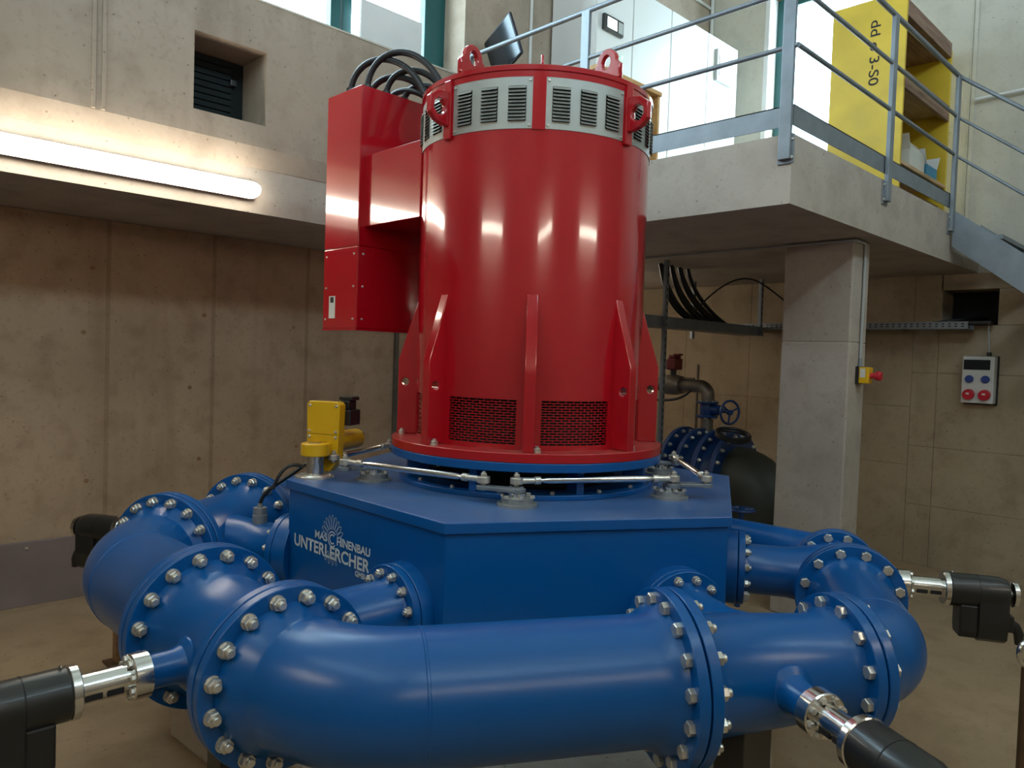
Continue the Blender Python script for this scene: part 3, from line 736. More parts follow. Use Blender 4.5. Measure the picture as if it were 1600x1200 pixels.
wedge(RB - .03, RB + .004, 0, 360, LZ1, LZ1 + .03, 96).build('upper_band', 'red', gen)
B().tube([(CX, CY, 2.955), (CX, CY, 2.958), (CX, CY, 2.978), (CX, CY, 2.982)], [RB + .004, RB + .010, RB + .010, RB + .004], 96).build('top_plate', 'red', gen)
# lifting eyes on the rim
def lug(prof, hole, th, M, name): B().plate_hole(prof, hole, -th / 2, th / 2, M).build(name, 'red', gen, True, .004)
nn = 24
for a in (186, 264, 226, 100, 350):
    M = Matrix.Translation((CX + .475 * math.cos(R(a)), CY + .475 * math.sin(R(a)), 2.98)) @ Matrix.Rotation(R(a), 4, 'Z') @ Matrix.Rotation(R(90), 4, 'X') @ Matrix.Scale(.5 if a == 226 else 1, 4)
    prof = []
    for i in range(nn):
        an = 2 * PI * i / nn; dx, dz = math.cos(an), math.sin(an)
        if dz >= 0: prof.append((.058 * dx, .085 + .058 * dz))
        else:
            t_ = min(.085 / -dz, .082 / max(abs(dx), 1e-6)); prof.append((dx * t_, .085 + dz * t_))
    for i in range(nn):
        if prof[i][1] < .002: prof[i] = (max(-.075, min(.075, prof[i][0])), 0)
    hole = [(.026 * math.cos(2 * PI * i / nn), .085 + .03 * math.sin(2 * PI * i / nn)) for i in range(nn)]
    lug(prof, hole, .024, M, 'lifting_eye')
# eyed brackets on the strips
for a in (180, 270, 0, 90):
    M = Matrix.Translation((CX + (RB + .004) * math.cos(R(a)), CY + (RB + .004) * math.sin(R(a)), 2.83)) @ Matrix.Rotation(R(a), 4, 'Z') @ Matrix.Rotation(R(90), 4, 'X')
    oc = [(.0, -.075), (.035, -.075), (.085, -.06), (.115, -.03), (.115, .04), (.075, .07), (.035, .075), (.0, .075)]
    hc = (.062, 0); n8 = 8
    hl = [(hc[0] + .034 * math.cos(2 * PI * i / 8 - PI * .85), hc[1] + .037 * math.sin(2 * PI * i / 8 - PI * .85)) for i in range(8)]
    lug(oc, hl, .03, M, 'eye_bracket')
    B().box(RB - .002, RB + .018, -.022, .022, 2.70, 2.955, Matrix.Translation((CX, CY, 0)) @ Matrix.Rotation(R(a), 4, 'Z')).build('bracket_plate', 'red', gen, False, .004)
# small bead of weld highlights where strips meet the shell
# ---- terminal box and its duct to the shell
TX0, TX1, TY0, TY1, TZ0, TZ1, TZM = 2.20, 2.80, 3.40, 3.73, 1.87, 3.14, 2.31
tb = B().box(TX0 + .004, TX1, TY0 + .004, TY1, TZ0, TZ1).build('terminal_box', 'red', gen, False, .004)
B().box(TX0, TX0 + .006, TY0 + .002, TY1 - .002, TZM + .003, TZ1 - .002).build('upper_cover', 'red', tb, False, .002)
B().box(TX0, TX0 + .006, TY0 + .002, TY1 - .002, TZ0 + .012, TZM - .003).build('lower_cover', 'red', tb, False, .002)
B().box(TX0 + .004, TX1, TY0, TY0 + .006, TZM + .003, TZ1 - .002).build('upper_cover', 'red', tb, False, .002)
B().box(TX0 + .004, TX1, TY0, TY0 + .006, TZ0 + .012, TZM - .003).build('lower_cover', 'red', tb, False, .002)
B().box(TX0 - .002, TX1, TY0 - .002, TY1, TZ0 - .001, TZ0 + .01).build('bottom_lip', 'red', tb, False, .002)
lb = B().box(TX0 - .002, TX0 + .001, 3.605, 3.665, 1.935, 2.055).build('rating_label', 'label', tb, False)
B().box(TX0 - .004, TX0 - .001, 3.62, 3.65, 2.02, 2.05).build('printed_mark', 'ink', lb, False)
for y in (3.43, 3.70):
    for z in (1.93, 2.10, 2.27): inst('screw', TINY, Matrix.Translation((TX0, y, z)) @ Matrix.Rotation(R(-90), 4, 'Y') @ Matrix.Scale(.5, 4), tb)
for x in (2.235,):
    for z in (1.93, 2.10, 2.27): inst('screw', TINY, Matrix.Translation((x, TY0, z)) @ Matrix.Rotation(R(90), 4, 'X') @ Matrix.Scale(.5, 4), tb)
B().box(2.238, 2.74, 2.93, TY0 + .005, 2.412, 2.782).build('cable_duct', 'red', gen, False, .004)
# ---- black power cables looping from the terminal box over the generator
cab = [((2.235, 3.56), (2.42, 3.10), .175, 'outermost', 'far'), ((2.265, 3.45), (2.46, 3.00), .195, 'outermost', 'near'), ((2.355, 3.56), (2.50, 3.14), .115, 'middle', 'far'),
       ((2.385, 3.45), (2.53, 3.05), .135, 'middle', 'near'), ((2.475, 3.56), (2.56, 3.18), .07, 'innermost', 'far'), ((2.505, 3.45), (2.60, 3.10), .085, 'innermost', 'near')]
for (x0, y0), (x1, y1), h, wh, side in cab:
    t = thing('power_cable', (x0, y0, TZ1), f'{wh} black power cable loop above the red terminal box, {side} side', 'cable', 'black power cables')
    B().tube(bez((x0, y0, TZ1 + .002), (x0 + .0, y0 - .02, TZ1 + h * 1.3), (x1 - .02, y1 + .12, TZ1 + h * 1.3), (x1, y1, 2.99), 22), .0165, 16).build('sheath', 'blackcable', t)
    B().cyl((x0, y0, TZ1 + .0005), (x0, y0, TZ1 + .02), .024, seg=16).build('cable_gland', 'black', t)

# ================================================================== deflector linkage on the lid
def hub(x, y, lab):
    t = thing('spindle_hub', (x, y, 1.16), lab, 'bearing')
    b = B().tube([(x, y, 1.16), (x, y, 1.172), (x, y, 1.1725), (x, y, 1.195)], [.082, .082, .065, .065], 36).build('bearing_disc', 'castgrey', t)
    for k in range(6): a = 2 * PI * k / 6; inst('bolt', TINY, Matrix.Translation((x + .062 * math.cos(a), y + .062 * math.sin(a), 1.195)), b)
    B().tube([(x, y, 1.195), (x, y, 1.212)], .036, 24).build('shaft', 'steel', t)
    return t
def arm(t, c, ends, z=1.212):
    """flat lever with rounded bosses from the hub centre to each end"""
    b = B()
    for e in [c] + ends: b.tube([(e[0], e[1], z), (e[0], e[1], z + .018)], .030, 20)
    b.build('lever_boss', 'zinc', t, kind='stuff', bevel=.002)
    for e in ends:
        d = Vector((e[0] - c[0], e[1] - c[1], 0)); L = d.length; M = Matrix.Translation((c[0], c[1], z)) @ Matrix.Rotation(math.atan2(d.y, d.x), 4, 'Z')
        B().prism([(0, -.034), (L, -.02), (L, .02), (0, .034)], .001, .017, M).build('lever', 'zinc', t, False, .003)
def rod(a, b, lab, z=1.252):
    a = Vector((*a, z)); b = Vector((*b, z)); d = (b - a).normalized()
    t = thing('tie_rod', (a + b) / 2 - Vector((0, 0, .02)), lab, 'rod', 'steel tie rods of the deflector linkage')
    B().tube([a + d * .10, a + d * .135, b - d * .135, b - d * .10], [.008, .014, .014, .008], 20).build('bar', 'steel', t)
    for p, s in ((a, 1), (b, -1)):
        e = B().tube([p - Vector((0, 0, .013)), p + Vector((0, 0, .013))], .027, 20).build('rod_end', 'galv', t, bevel=.002)
        B().tube([p + d * s * .018, p + d * s * .075, p + d * s * .078, p + d * s * .102], [.014, .0125, .017, .017], 6 if False else 12).build('rod_socket', 'galv', t)
        B().cyl(p - Vector((0, 0, .024)), p - Vector((0, 0, .013)), .011, seg=14).build('pin', 'galv', e)
        inst('nut', NUTS, Matrix.Translation(p + Vector((0, 0, .012))) @ Matrix.Scale(.8, 4), e)
h1, h2, h3, h4 = (2.03, 2.95), (2.155, 2.128), (2.835, 1.862), (3.40, 2.30)
e1, e2a, e2b, e3a, e3b, e4 = (1.895, 2.985), (2.092, 2.262), (2.185, 2.165), (2.823, 1.835), (2.95, 1.752), (3.455, 2.25)
t = hub(*h1, 'bearing hub left of the generator next to the yellow drive'); arm(t, h1, [e1])
t = hub(*h2, 'bearing hub at the front centre of the blue lid'); arm(t, h2, [e2a, e2b])
t = hub(*h3, 'bearing hub on the right of the blue lid'); arm(t, h3, [e3a, e3b])
t = hub(*h4, 'bearing hub at the far right edge of the blue lid'); arm(t, h4, [e4])
rod(e1, e2a, 'steel tie rod from the yellow drive to the front bearing hub')
rod(e2b, e3a, 'steel tie rod across the front, between the two middle hubs')
rod(e3b, e4, 'short steel tie rod at the right end of the blue lid')
rod((1.93, 3.14), (2.45, 3.42), 'steel tie rod running back behind the generator')
# ---- yellow rotary drive
yx, yy = 1.850, 3.175
t = thing('rotary_drive', (yx, yy, 1.16), 'yellow rotary drive with black connector standing on the lid corner', 'drive')
bd = B().tube([(yx, yy, 1.16), (yx, yy, 1.168), (yx, yy, 1.1685), (yx, yy, 1.176)], [.09, .09, .075, .07], 36).build('base_disc', 'galv', t)
B().tube([(yx, yy, 1.176), (yx, yy, 1.265)], .043, 32).build('column_tube', 'steel', t)
clamp = B().tube([(yx, yy, 1.262), (yx, yy, 1.266), (yx, yy, 1.318), (yx, yy, 1.322)], [.062, .066, .066, .058], 40).build('clamp_ring', 'yellow', t)
B().cyl((yx, yy, 1.322), (yx, yy, 1.327), .034, seg=24).build('shaft_end', 'steel', clamp)
ya = R(207); Yn = Vector((math.cos(ya), math.sin(ya), 0)); Yt = Vector((-math.sin(ya), math.cos(ya), 0))     # plate normal (to the viewer) and tangent
My = Matrix((Yt, Vector((0, 0, 1)), Yn)).transposed().to_4x4(); My.translation = Vector((yx, yy, 0)) - Yn * .115
pl = [(-.06, 1.195), (-.025, 1.18), (.04, 1.18), (.083, 1.23), (.09, 1.50), (.076, 1.515), (-.076, 1.515), (-.09, 1.50), (-.084, 1.23)]
gp = B().prism(pl, 0, .055, My).build('gear_case', 'yellow', t, False, .004)
B().prism([(-.05, 1.262), (.05, 1.262), (.05, 1.322), (-.05, 1.322)], .05, .085, My).build('clamp_arm', 'yellow', t, False, .006)
for x in (-.072, .072):
    for z in (1.245, 1.345, 1.372, 1.495): inst('screw', TINY, My @ Matrix.Translation((x, z, .055)) @ Matrix.Scale(.6, 4), gp)
B().prism([(-.085, 1.357), (.085, 1.357), (.085, 1.359), (-.085, 1.359)], .05, .0556, My).build('parting_line', 'ink', gp, False)
c0 = My @ Vector((.018, 1.315, 0)); c1 = My @ Vector((.018, 1.315, -.235))
B().tube([c0, c0.lerp(c1, .97), c1], [.05, .05, .043], 32).build('motor_tube', 'yellow', t)
B().tube([c1, c1 - Yn * .022], .02, 16).box(-.0, .045, 1.30, 1.345, -.265, -.235, My).build('cable_plug', 'black', t, bevel=.003)
cb = B().box(.045, .115, 1.40, 1.475, -.10, -.002, My).box(.05, .10, 1.475, 1.52, -.085, -.015, My).build('connector', 'black', t, False, .006)
B().box(.04, .112, 1.52, 1.538, -.09, -.02, My).build('connector_clip', 'black', cb, False, .003)
t2 = thing('drive_cable', (1.72, 3.28, 1.17), 'thin black cable trailing from under the yellow drive over the lid edge', 'cable')
B().tube(bez((1.83, 3.24, 1.20), (1.78, 3.28, 1.23), (1.73, 3.28, 1.20), (1.70, 3.29, 1.10), 12), .008, 10).build('sheath', 'blackcable', t2)

# ================================================================== platform: guard railing
ra = thing('guard_railing', (PX, PY, ZS + .23), 'galvanised guard railing with three rails round the platform corner', 'railing')
def post(x, y, nx, ny):
    """flat post fixed to the slab edge whose outward normal is (nx, ny)"""
    tx, ty = -ny, nx
    M = Matrix(((tx, nx, 0, x), (ty, ny, 0, y), (0, 0, 1, 0), (0, 0, 0, 1)))
    p = B().box(-.033, .033, .008, .034, 2.85, 4.05, M).build('post', 'zinc', ra, False, .003)
    B().box(-.045, .045, .001, .009, 2.83, 2.985, M).build('fixing_plate', 'zinc', p, False, .002)
    for dx in (-.034, .034):
        for z in (2.86, 2.955): inst('bolt', TINY, M @ Matrix.Translation((dx, .009, z)) @ Matrix.Rotation(R(-90), 4, 'X') @ Matrix.Scale(.8, 4), p)
post(PX, PY + .03, -1, 0); post(PX, 3.31, -1, 0); post(PX, 4.48, -1, 0)
post(5.20, PY, 0, -1); post(6.57, PY, 0, -1)
for z in (4.045, 3.735, 3.44):
    r = .017 if z > 4 else .0135
    B().tube([(PX - .018, 4.58, z), (PX - .018, PY - .018, z)], r, 12).build('rail', 'zinc', ra)
    B().tube([(PX - .018, PY - .018, z), (6.60, PY - .018, z)], r, 12).build('rail', 'zinc', ra)
def toe(x0, x1, y0, y1, ax):
    b = B()
    if ax == 'y': b.box(x0, x0 + .006, y0, y1, 3.03, 3.14); b.box(x0, x0 + .035, y0, y1, 3.134, 3.14)
    else: b.box(x0, x1, y0, y0 + .006, 3.03, 3.14); b.box(x0, x1, y0, y0 + .035, 3.134, 3.14)
    b.build('toe_board', 'zinc', ra, False)
toe(PX - .004, 0, PY, 4.58, 'y'); toe(PX, 6.6, PY - .004, 0, 'x')
# ---- staircase going down along the back wall
st = thing('staircase', (6.98, -1.9, 0), 'galvanised steel staircase descending from the platform along the back wall', 'stairs')
SLP = .775
def sz(y): return (PY - .02 - y) * SLP
yend = PY - .02 - (ZT) / SLP
for x in (6.60, 7.36):
    b = B(); y0, y1 = PY - .02, yend
    vs = [(xx, y, z) for xx in (x, x + .012) for y, z in ((y0, 2.985), (y0, 2.70), (y1, -.0 + .0), (y1 + .0, .12), (y1 + .02, .16))]
    vs = [(xx, y, z) for xx in (x, x + .012) for y, z in ((y0, 3.02), (y0, 2.74), (y1 + .35, .0), (y1, .0), (y1, .03))]
    b.add(vs, [(4, 3, 2, 1, 0), (5, 6, 7, 8, 9)] + [(i, (i + 1) % 5, 5 + (i + 1) % 5, 5 + i) for i in range(5)])
    b.build('stringer', 'zinc', st, False)
nst = 16
for k in range(1, nst):
    z = ZT * (1 - k / nst); y = PY - .02 - (ZT - z) / SLP + .02
    B().box(6.613, 7.36, y - .12, y + .12, z - .035, z).build('tread', 'zinc', st, False, .003)
for dz, r in ((4.045 - ZT, .015), (3.735 - ZT, .011), (3.44 - ZT, .011)):
    B().tube([(6.60, PY - .018, ZT + dz), (6.60, yend + .5, ZT + dz - (PY - .018 - yend - .5) * SLP)], r, 12).build('rail', 'zinc', st)
for f in (.38, .80):
    y = PY - .02 + (yend - PY) * f; zb = ZT - (PY - .02 - y) * SLP
    B().box(6.586, 6.599, y - .022, y + .022, zb - .15, zb + 1.05).build('rail_post', 'zinc', st, False, .002)
hr = B().tube([(XW - .05, 1.95, 4.10), (XW - .05, .2, 4.13)], .014, 12).build('wall_conduit', 'white'); tag(hr, 'thin white conduit running along the pale wall above the stairs', 'conduit')
# ---- white control cabinets
cxs = [4.86, 5.352, 5.93, 6.56, 7.13]
CYF = 4.07
labs = ['white control cabinet with a black display, first of the row', 'white control cabinet without fittings, second of the row', 'white control cabinet with plain door, third of the row', 'white control cabinet with grey pocket, last by the corner']
for i in range(4):
    x0, x1 = cxs[i] + .002, cxs[i + 1] - .002
    t = thing('control_cabinet', ((x0 + x1) / 2, CYF + .25, ZT), labs[i], 'cabinet', 'white control cabinets on the platform')
    B().box(x0, x1, CYF + .02, CYF + .50, ZT + .1, 4.99).build('body', 'white', t, False, .004)
    B().box(x0 + .01, x1 - .01, CYF + .03, CYF + .49, ZT, ZT + .1).build('base', 'grey', t, False)
    d = B().box(x0 + .004, x1 - .004, CYF, CYF + .02, ZT + .11, 4.985).build('door', 'white', t, False, .004)
    if i == 0:
        p = B().box(4.925, 5.185, CYF - .03, CYF, 4.49, 4.62).build('display_frame', 'black', t, False, .006)
        B().box(4.965, 5.09, CYF - .033, CYF - .029, 4.515, 4.60).build('lit_screen', 'display', p, False)
        B().box(5.11, 5.17, CYF - .033, CYF - .029, 4.51, 4.60).build('keypad', 'grey', p, False)
        B().cyl((5.20, CYF, 4.34), (5.20, CYF - .012, 4.34), .012, seg=12).build('lamp', 'led', t)
    if i == 3:
        p = B().box(6.69, 6.975, CYF - .03, CYF, 4.56, 4.87).build('pocket', 'grey', t, False, .004)
        B().box(6.73, 6.94, CYF - .034, CYF - .029, 4.62, 4.82).build('pocket_sheet', 'lightgrey', p, False)
# ---- conduits on the upper walls
def conduit(name, pts, r, mat, lab):
    o = B().tube(pts, r, 10).build(name, mat); return tag(o, lab, 'conduit')
conduit('wall_conduit', [(4.62, YU - .012, ZT), (4.62, YU - .012, ZC)], .014, 'lightgrey', 'grey conduit rising on the wall behind the dark monitor')
conduit('wall_conduit', [(XW - .03, YU - .03, 5.02), (XW - .03, YU - .03, ZC)], .02, 'lightgrey', 'grey conduit in the wall corner above the white cabinets')
conduit('wall_conduit', [(4.9, YU - .015, 5.66), (XW - .05, YU - .015, 5.66)], .016, 'lightgrey', 'thin conduit lying along the wall above the white cabinets')
# ---- desk and monitor by the railing
t = thing('desk', (4.32, 3.85, ZT), 'light brown wooden desk beside the white cabinets', 'desk')
B().box(3.98, 4.72, 3.30, 4.45, 3.715, 3.745).build('desk_top', 'deskwood', t, False, .003)
B().box(4.685, 4.71, 3.31, 4.42, ZT, 3.715).build('side_panel', 'deskwood', t, False, .002); B().box(4.0, 4.025, 3.33, 4.42, ZT, 3.715).build('side_panel', 'deskwood', t, False, .002)
t = thing('monitor', (4.13, 4.30, 3.745), 'dark monitor tilted on the desk behind the generator', 'monitor')
TL, TR, BR = Vector((4.08, 4.56, 4.24)), Vector((3.98, 4.20, 4.33)), Vector((4.06, 4.20, 3.99))
u = (TR - TL); v = (BR - TR); u.normalize(); v = (v - u * v.dot(u)).normalized(); n_ = u.cross(v)
Mm = Matrix((u, v, n_)).transposed().to_4x4(); Mm.translation = TL
sh_ = B().box(0, .42, 0, .33, -.012, .012, Mm).build('screen_shell', 'navy', t, False, .006)
B().box(.012, .408, .012, .318, -.0135, -.0115, Mm).build('screen', 'screen', sh_, False)
B().box(.12, .3, .1, .26, .012, .03, Mm).build('rear_cover', 'navy', sh_, False, .008)
pm_ = Mm @ Vector((.21, .28, .02)); B().tube([pm_, (4.18, 4.32, 3.80), (4.18, 4.32, 3.755)], .02, 12).build('stand', 'black', t)
B().box(4.08, 4.28, 4.2, 4.42, 3.7455, 3.757).build('foot', 'black', t, False, .004)
# ---- shelf knocked together from yellow form panels
t = thing('shelf_unit', (6.7, 2.4, ZT), 'improvised shelf of yellow formwork panels with black numbers on the platform', 'shelf')
SX0, SX1, SY0, SY1, SZ = 6.12, 7.25, 2.10, 2.66, 4.62
side = B().box(SX0, SX0 + .028, SY0, SY1, ZT, SZ).build('side_panel', 'formply', t, False, .003)
B().box(SX1 - .028, SX1, SY0, SY1, ZT, 4.50).build('side_panel', 'formply', t, False, .003)
B().box(SX0 + .028, SX1 - .028, SY1 - .028, SY1, ZT, 4.5).build('back_panel', 'formply', t, False)
for z0, z1, y0, m in ((4.44, 4.56, SY0 - .0, 'formedge'), (3.985, 4.02, SY0, 'formedge'), (3.33, 3.36, SY0, 'plywood')):
    s_ = B().box(SX0 + .028, SX1 - .028, y0, SY1 - .028, z0, z1).build('shelf_board', m, t, False, .003)
B().box(SX0 + .03, SX1 - .03, SY0 - .004, SY0 + .024, 3.90, 4.03).build('shelf_board', 'formedge', t, False, .003)
B().box(SX0 + .03, SX1 - .03, SY0 + .03, SY1 - .03, 3.967, 3.984).build('shelf_board', 'plywood', t, False)
me, x0, x1, yb, yt = lettering('dd o 3-S0', 0, 0, 0, 0, off=.01)
for v in me.vertices:                 # reads from top to bottom
    v.co = Vector((0, -((v.co.y - yb) / (yt - yb)) * .075, -((v.co.x - x0) / (x1 - x0)) * .50))
me.materials.clear(); me.materials.append(MT['ink']); inst('lettering', me, Matrix.Translation((SX0 - .001, 2.36, 4.455)), side)
me, x0, x1, yb, yt = lettering('4', 0, 0, 0, 0, off=.01)
for v in me.vertices: v.co = Vector(((v.co.x - x0) * .08, 0, (v.co.y - yb) * .09))
me.materials.clear(); me.materials.append(MT['ink']); inst('lettering', me, Matrix.Translation((6.62, SY1 - .03, 4.12)), bpy.data.objects['back_panel'])
# cartons and planks on the shelf
t = thing('carton', (6.57, 2.3, 3.36), 'open pale cardboard carton on the lowest yellow shelf', 'box')
B().box(6.40, 6.74, 2.12, 2.5, 3.361, 3.50).build('carton_body', 'label', t, False, .003)
M = Matrix.Translation((6.40, 2.12, 3.50)) @ Matrix.Rotation(R(-35), 4, 'X'); B().box(0, .34, -.0, .004, 0, .12, M).build('flap', 'label', t, False)
M = Matrix.Translation((6.40, 2.12, 3.50)) @ Matrix.Rotation(R(-25), 4, 'Y'); B().box(0, .004, .0, .34, 0, .12, M).build('flap', 'label', t, False)
t = thing('carton', (6.95, 2.3, 3.36), 'blue and white carton on the lowest yellow shelf', 'box')
B().box(6.80, 7.06, 2.12, 2.45, 3.361, 3.46).build('carton_body', 'bluebox', t, False, .003)
M = Matrix.Translation((7.06, 2.12, 3.46)) @ Matrix.Rotation(R(30), 4, 'Y'); B().box(-.004, 0, 0, .3, 0, .13, M).build('flap', 'offwhite', t, False)
M = Matrix.Translation((6.80, 2.12, 3.46)) @ Matrix.Rotation(R(-30), 4, 'Y'); B().box(-.004, 0, 0, .3, 0, .13, M).build('flap', 'offwhite', t, False)
for i, (x0, x1, y0, z0, m, lab) in enumerate([(5.5, 6.55, PY + .03, ZT, 'wood', 'brown timber plank lying at the platform edge below the shelf'), (5.8, 6.5, PY + .06, ZT + .025, 'formedge', 'shorter dark plank resting on the brown timber plank')]):
    tag(B().box(x0, x1, y0, y0 + .11, z0 + .0005, z0 + .024).build('plank', m, smooth=False, bevel=.003), lab, 'plank')

# ================================================================== under the platform
# cable trays
def tray(name, p0, p1, wd, h, up, lab, holes=True):
    """U-shaped perforated tray from p0 to p1 (bottom centre)"""
    p0, p1 = Vector(p0), Vector(p1); d = (p1 - p0).normalized(); s = d.cross(Vector((0, 0, 1))); L = (p1 - p0).length
    M = Matrix((d, s, Vector((0, 0, 1)))).transposed().to_4x4(); M.translation = p0
    t = thing(name, (p0 + p1) / 2, lab, 'cable tray')
    B().box(0, L, -wd / 2, wd / 2, 0, .003, M).build('tray_floor', 'zinc', t, False)
    for sg in (-1, 1): B().box(0, L, sg * wd / 2 - .0015, sg * wd / 2 + .0015, .0, h, M).build('tray_side', 'zinc', t, False)
    if holes:
        b = B(); n = int(L / .05)
        for sg in (-1, 1):
            for k in range(n):
                for z in (.28, .62): b.box(.03 + k * .05, .05 + k * .05, sg * wd / 2 - .0022, sg * wd / 2 + .0022, h * z, h * z + .009, M)
        b.build('perforation', 'dark', t, False, kind='stuff')
    return t
tray('cable_tray', (7.28, 1.86, 2.125), (7.28, 4.05, 2.125), .18, .062, 1, 'perforated cable tray along the back wall, passing behind the column')
tray('cable_tray', (5.0, 3.80, 2.06), (7.19, 3.80, 2.06), .22, .09, 1, 'cable tray hung from the platform beside the generator', False)
# slotted hangers
for (x, y, z0, lab) in [(5.42, 3.66, 0.0, 'tall slotted upright from floor to soffit right behind the generator'), (6.95, 4.35, 2.02, 'slotted hanger behind the black cable bundle'), (7.08, 3.66, 2.06, 'slotted hanger where the two cable trays meet')]:
    t = thing('hanger', (x, y, z0), lab, 'bracket')
    B().box(x - .018, x + .018, y - .003, y + .003, z0, ZS).box(x - .018, x - .015, y, y + .03, z0, ZS).box(x + .015, x + .018, y, y + .03, z0, ZS).build('channel', 'zinc', t, False)
    b = B()
    for k in range(int((ZS - z0) / .06)): b.box(x - .005, x + .005, y - .0045, y - .001, z0 + .02 + k * .06, z0 + .05 + k * .06)
    b.build('slot', 'dark', t, False, kind='stuff')
t = thing('wall_upright', (4.2, YL - .02, 0), 'dark slotted upright on the left wall beside the red generator', 'bracket')
B().box(4.17, 4.21, YL - .03, YL - .002, 0, ZS).build('channel', 'pipegrey', t, False)
# cable bundle
ends = [(5.55, 3.73), (5.62, 3.75), (5.70, 3.72), (5.78, 3.76), (5.86, 3.74), (5.93, 3.77), (6.0, 3.74)]
for i, (x, y) in enumerate(ends):
    o = B().tube(bez((x, y + .1, ZS - .002), (x + .04, y + .08, 2.42), (x + .1 + .05 * i, 3.80, 2.13 + .004 * i), (x + .75 + .06 * i, 3.72 + .025 * i, 2.085), 16), .0185, 10).build('cable', 'blackcable')
    tag(o, 'black cable dropping from the soffit into the cable tray', 'cable', 'bundle of black cables above the hung tray')
o = B().tube(bez((6.0, 3.80, 2.18), (6.5, 3.8, 2.55), (6.8, 3.72, 2.68), (7.03, 3.63, 2.56), 16), .008, 8).build('cable', 'blackcable'); tag(o, 'single thin black cable slung up to the tray hanger', 'cable')
o = B().tube(bez((7.03, 3.63, 2.56), (7.12, 3.55, 2.5), (7.2, 3.3, 2.25), (7.26, 3.15, 2.14), 14), .008, 8).build('cable', 'blackcable'); tag(o, 'single thin black cable hanging from the hanger to the wall tray', 'cable')
o = B().tube(bez((7.28, 2.4, 2.14), (7.28, 2.2, 2.15), (7.33, 2.0, 2.22), (7.70, 1.86, 2.24), 14), .022, 10).build('cable', 'blackcable'); tag(o, 'thick black cable entering the square wall niche', 'cable')
o = B().box(7.33, 7.70, 1.73, 2.08, 2.172, 2.20).build('duct_board', 'black', smooth=False, bevel=.004); tag(o, 'black board lying at the bottom of the wall niche', 'board')
# socket distribution box
sx, sy0, sy1, szb, szt = XW - .002, 1.685, 1.925, 1.50, 1.90
t = thing('socket_box', (sx, 1.8, szb), 'grey socket box with two blue and two red sockets on the wall', 'socket box')
hb = B().box(sx - .11, sx, sy0, sy1, szb, szt).build('housing', 'lightgrey', t, False, .008)
B().box(sx - .02, sx - .0, sy0 - .012, sy1 + .002, szb - .012, szt + .004).build('back_plate', 'dark', t, False, .004)
B().box(sx - .118, sx - .108, sy0 + .03, sy1 - .012, szt - .115, szt - .03).build('breaker_window', 'screen', t, False, .003)
for y in (1.745, 1.865):
    B().tube([(sx - .105, y, 1.705), (sx - .13, y, 1.705)], .032, 24).build('blue_socket', 'plugblue', t, bevel=.003)
    q = B().tube([(sx - .105, y, 1.575), (sx - .15, y, 1.570)], [.046, .043], 28).build('red_socket', 'plugred', t, bevel=.003)
    B().box(sx - .155, sx - .148, y - .012, y + .012, 1.573, 1.588).build('socket_mark', 'label', q, False)
B().cyl((sx - .06, 1.74, szt), (sx - .06, 1.74, szt + .035), .018, seg=14).build('gland', 'black', t)
B().cyl((sx - .06, 1.74, szt + .03), (sx - .05, 1.76, 2.17), .006, seg=8).build('cable', 'grey', t)
# emergency stop on the column
t = thing('emergency_stop', (5.30, 2.0, 1.66), 'yellow emergency stop with red knob on the concrete column', 'switch')
B().box(5.255, 5.345, 1.998, 2.019, 1.655, 1.775).build('back_box', 'black', t, False, .003)
B().box(5.258, 5.342, 1.935, 1.999, 1.66, 1.77).build('cover', 'yellow', t, False, .006)
B().box(5.2565, 5.259, 1.955, 1.99, 1.70, 1.76).build('label_sheet', 'label', t, False)
B().tube([(5.30, 1.935, 1.713), (5.30, 1.905, 1.713), (5.30, 1.900, 1.713), (5.30, 1.872, 1.713), (5.30, 1.866, 1.713)], [.02, .018, .03, .032, .026], 24).build('knob', 'plugred', t)
B().tube([(5.30, 2.008, 1.775), (5.30, 2.008, 1.83)], [.014, .010], 12).build('gland', 'zinc', t)
o = B().tube(fillet([(5.30, 2.008, 1.82), (5.30, 2.008, 2.605), (5.126, 2.008, 2.605), (5.126, 3.9, 2.605)], .02, 6), .0095, 10).build('conduit', 'grey'); tag(o, 'thin grey conduit from the emergency stop up and along the soffit', 'conduit')
# ---- inlet valve, penstock and bypass
t = thing('inlet_valve', (5.8, 3.4, 0), 'large dark blue inlet valve behind the right side of the casing', 'valve')
B().tube([(5.8, 3.162, ZA), (5.8, 3.2, ZA), (5.8, 3.3, ZA), (5.8, 3.5, ZA), (5.8, 3.60, ZA), (5.8, 3.72, ZA)], [.27, .29, .33, .33, .29, .26], 48).build('valve_body', 'bluedark', t)
for y, d in ((3.16, 1), (3.33, 1), (3.50, 1), (3.66, 1)): flange(t, (5.8, y + .04, ZA), (0, -1, 0), .40, .25, .04, 20, .365, NUTS, .5, 'bluedark', 'valve_flange')
B().box(5.72, 5.88, 3.25, 3.45, 0, .5).build('valve_foot', 'bluedark', t, False, .004)
B().tube([(5.8, 3.3, ZA + .38), (5.8, 3.3, ZA + .44)], [.03, .022], 16).build('lifting_plug', 'castgrey', t)
t = thing('penstock', (5.8, 2.75, 0), 'grey-green penstock elbow coming up from the floor behind the column', 'pipe')
B().tube(fillet([(5.8, 3.159, ZA), (5.8, 2.90, ZA), (5.8, 2.90, 0)], .25, 12), .275, 40).build('pipe', 'greytank', t)
t = thing('drain_valve', (5.05, 2.70, .55), 'small dark handwheel beside the right edge of the casing', 'valve')
B().tube([(5.05, 2.70, 0), (5.05, 2.70, .70)], .022, 14).build('stem', 'bluedark', t)
tr_ = B()
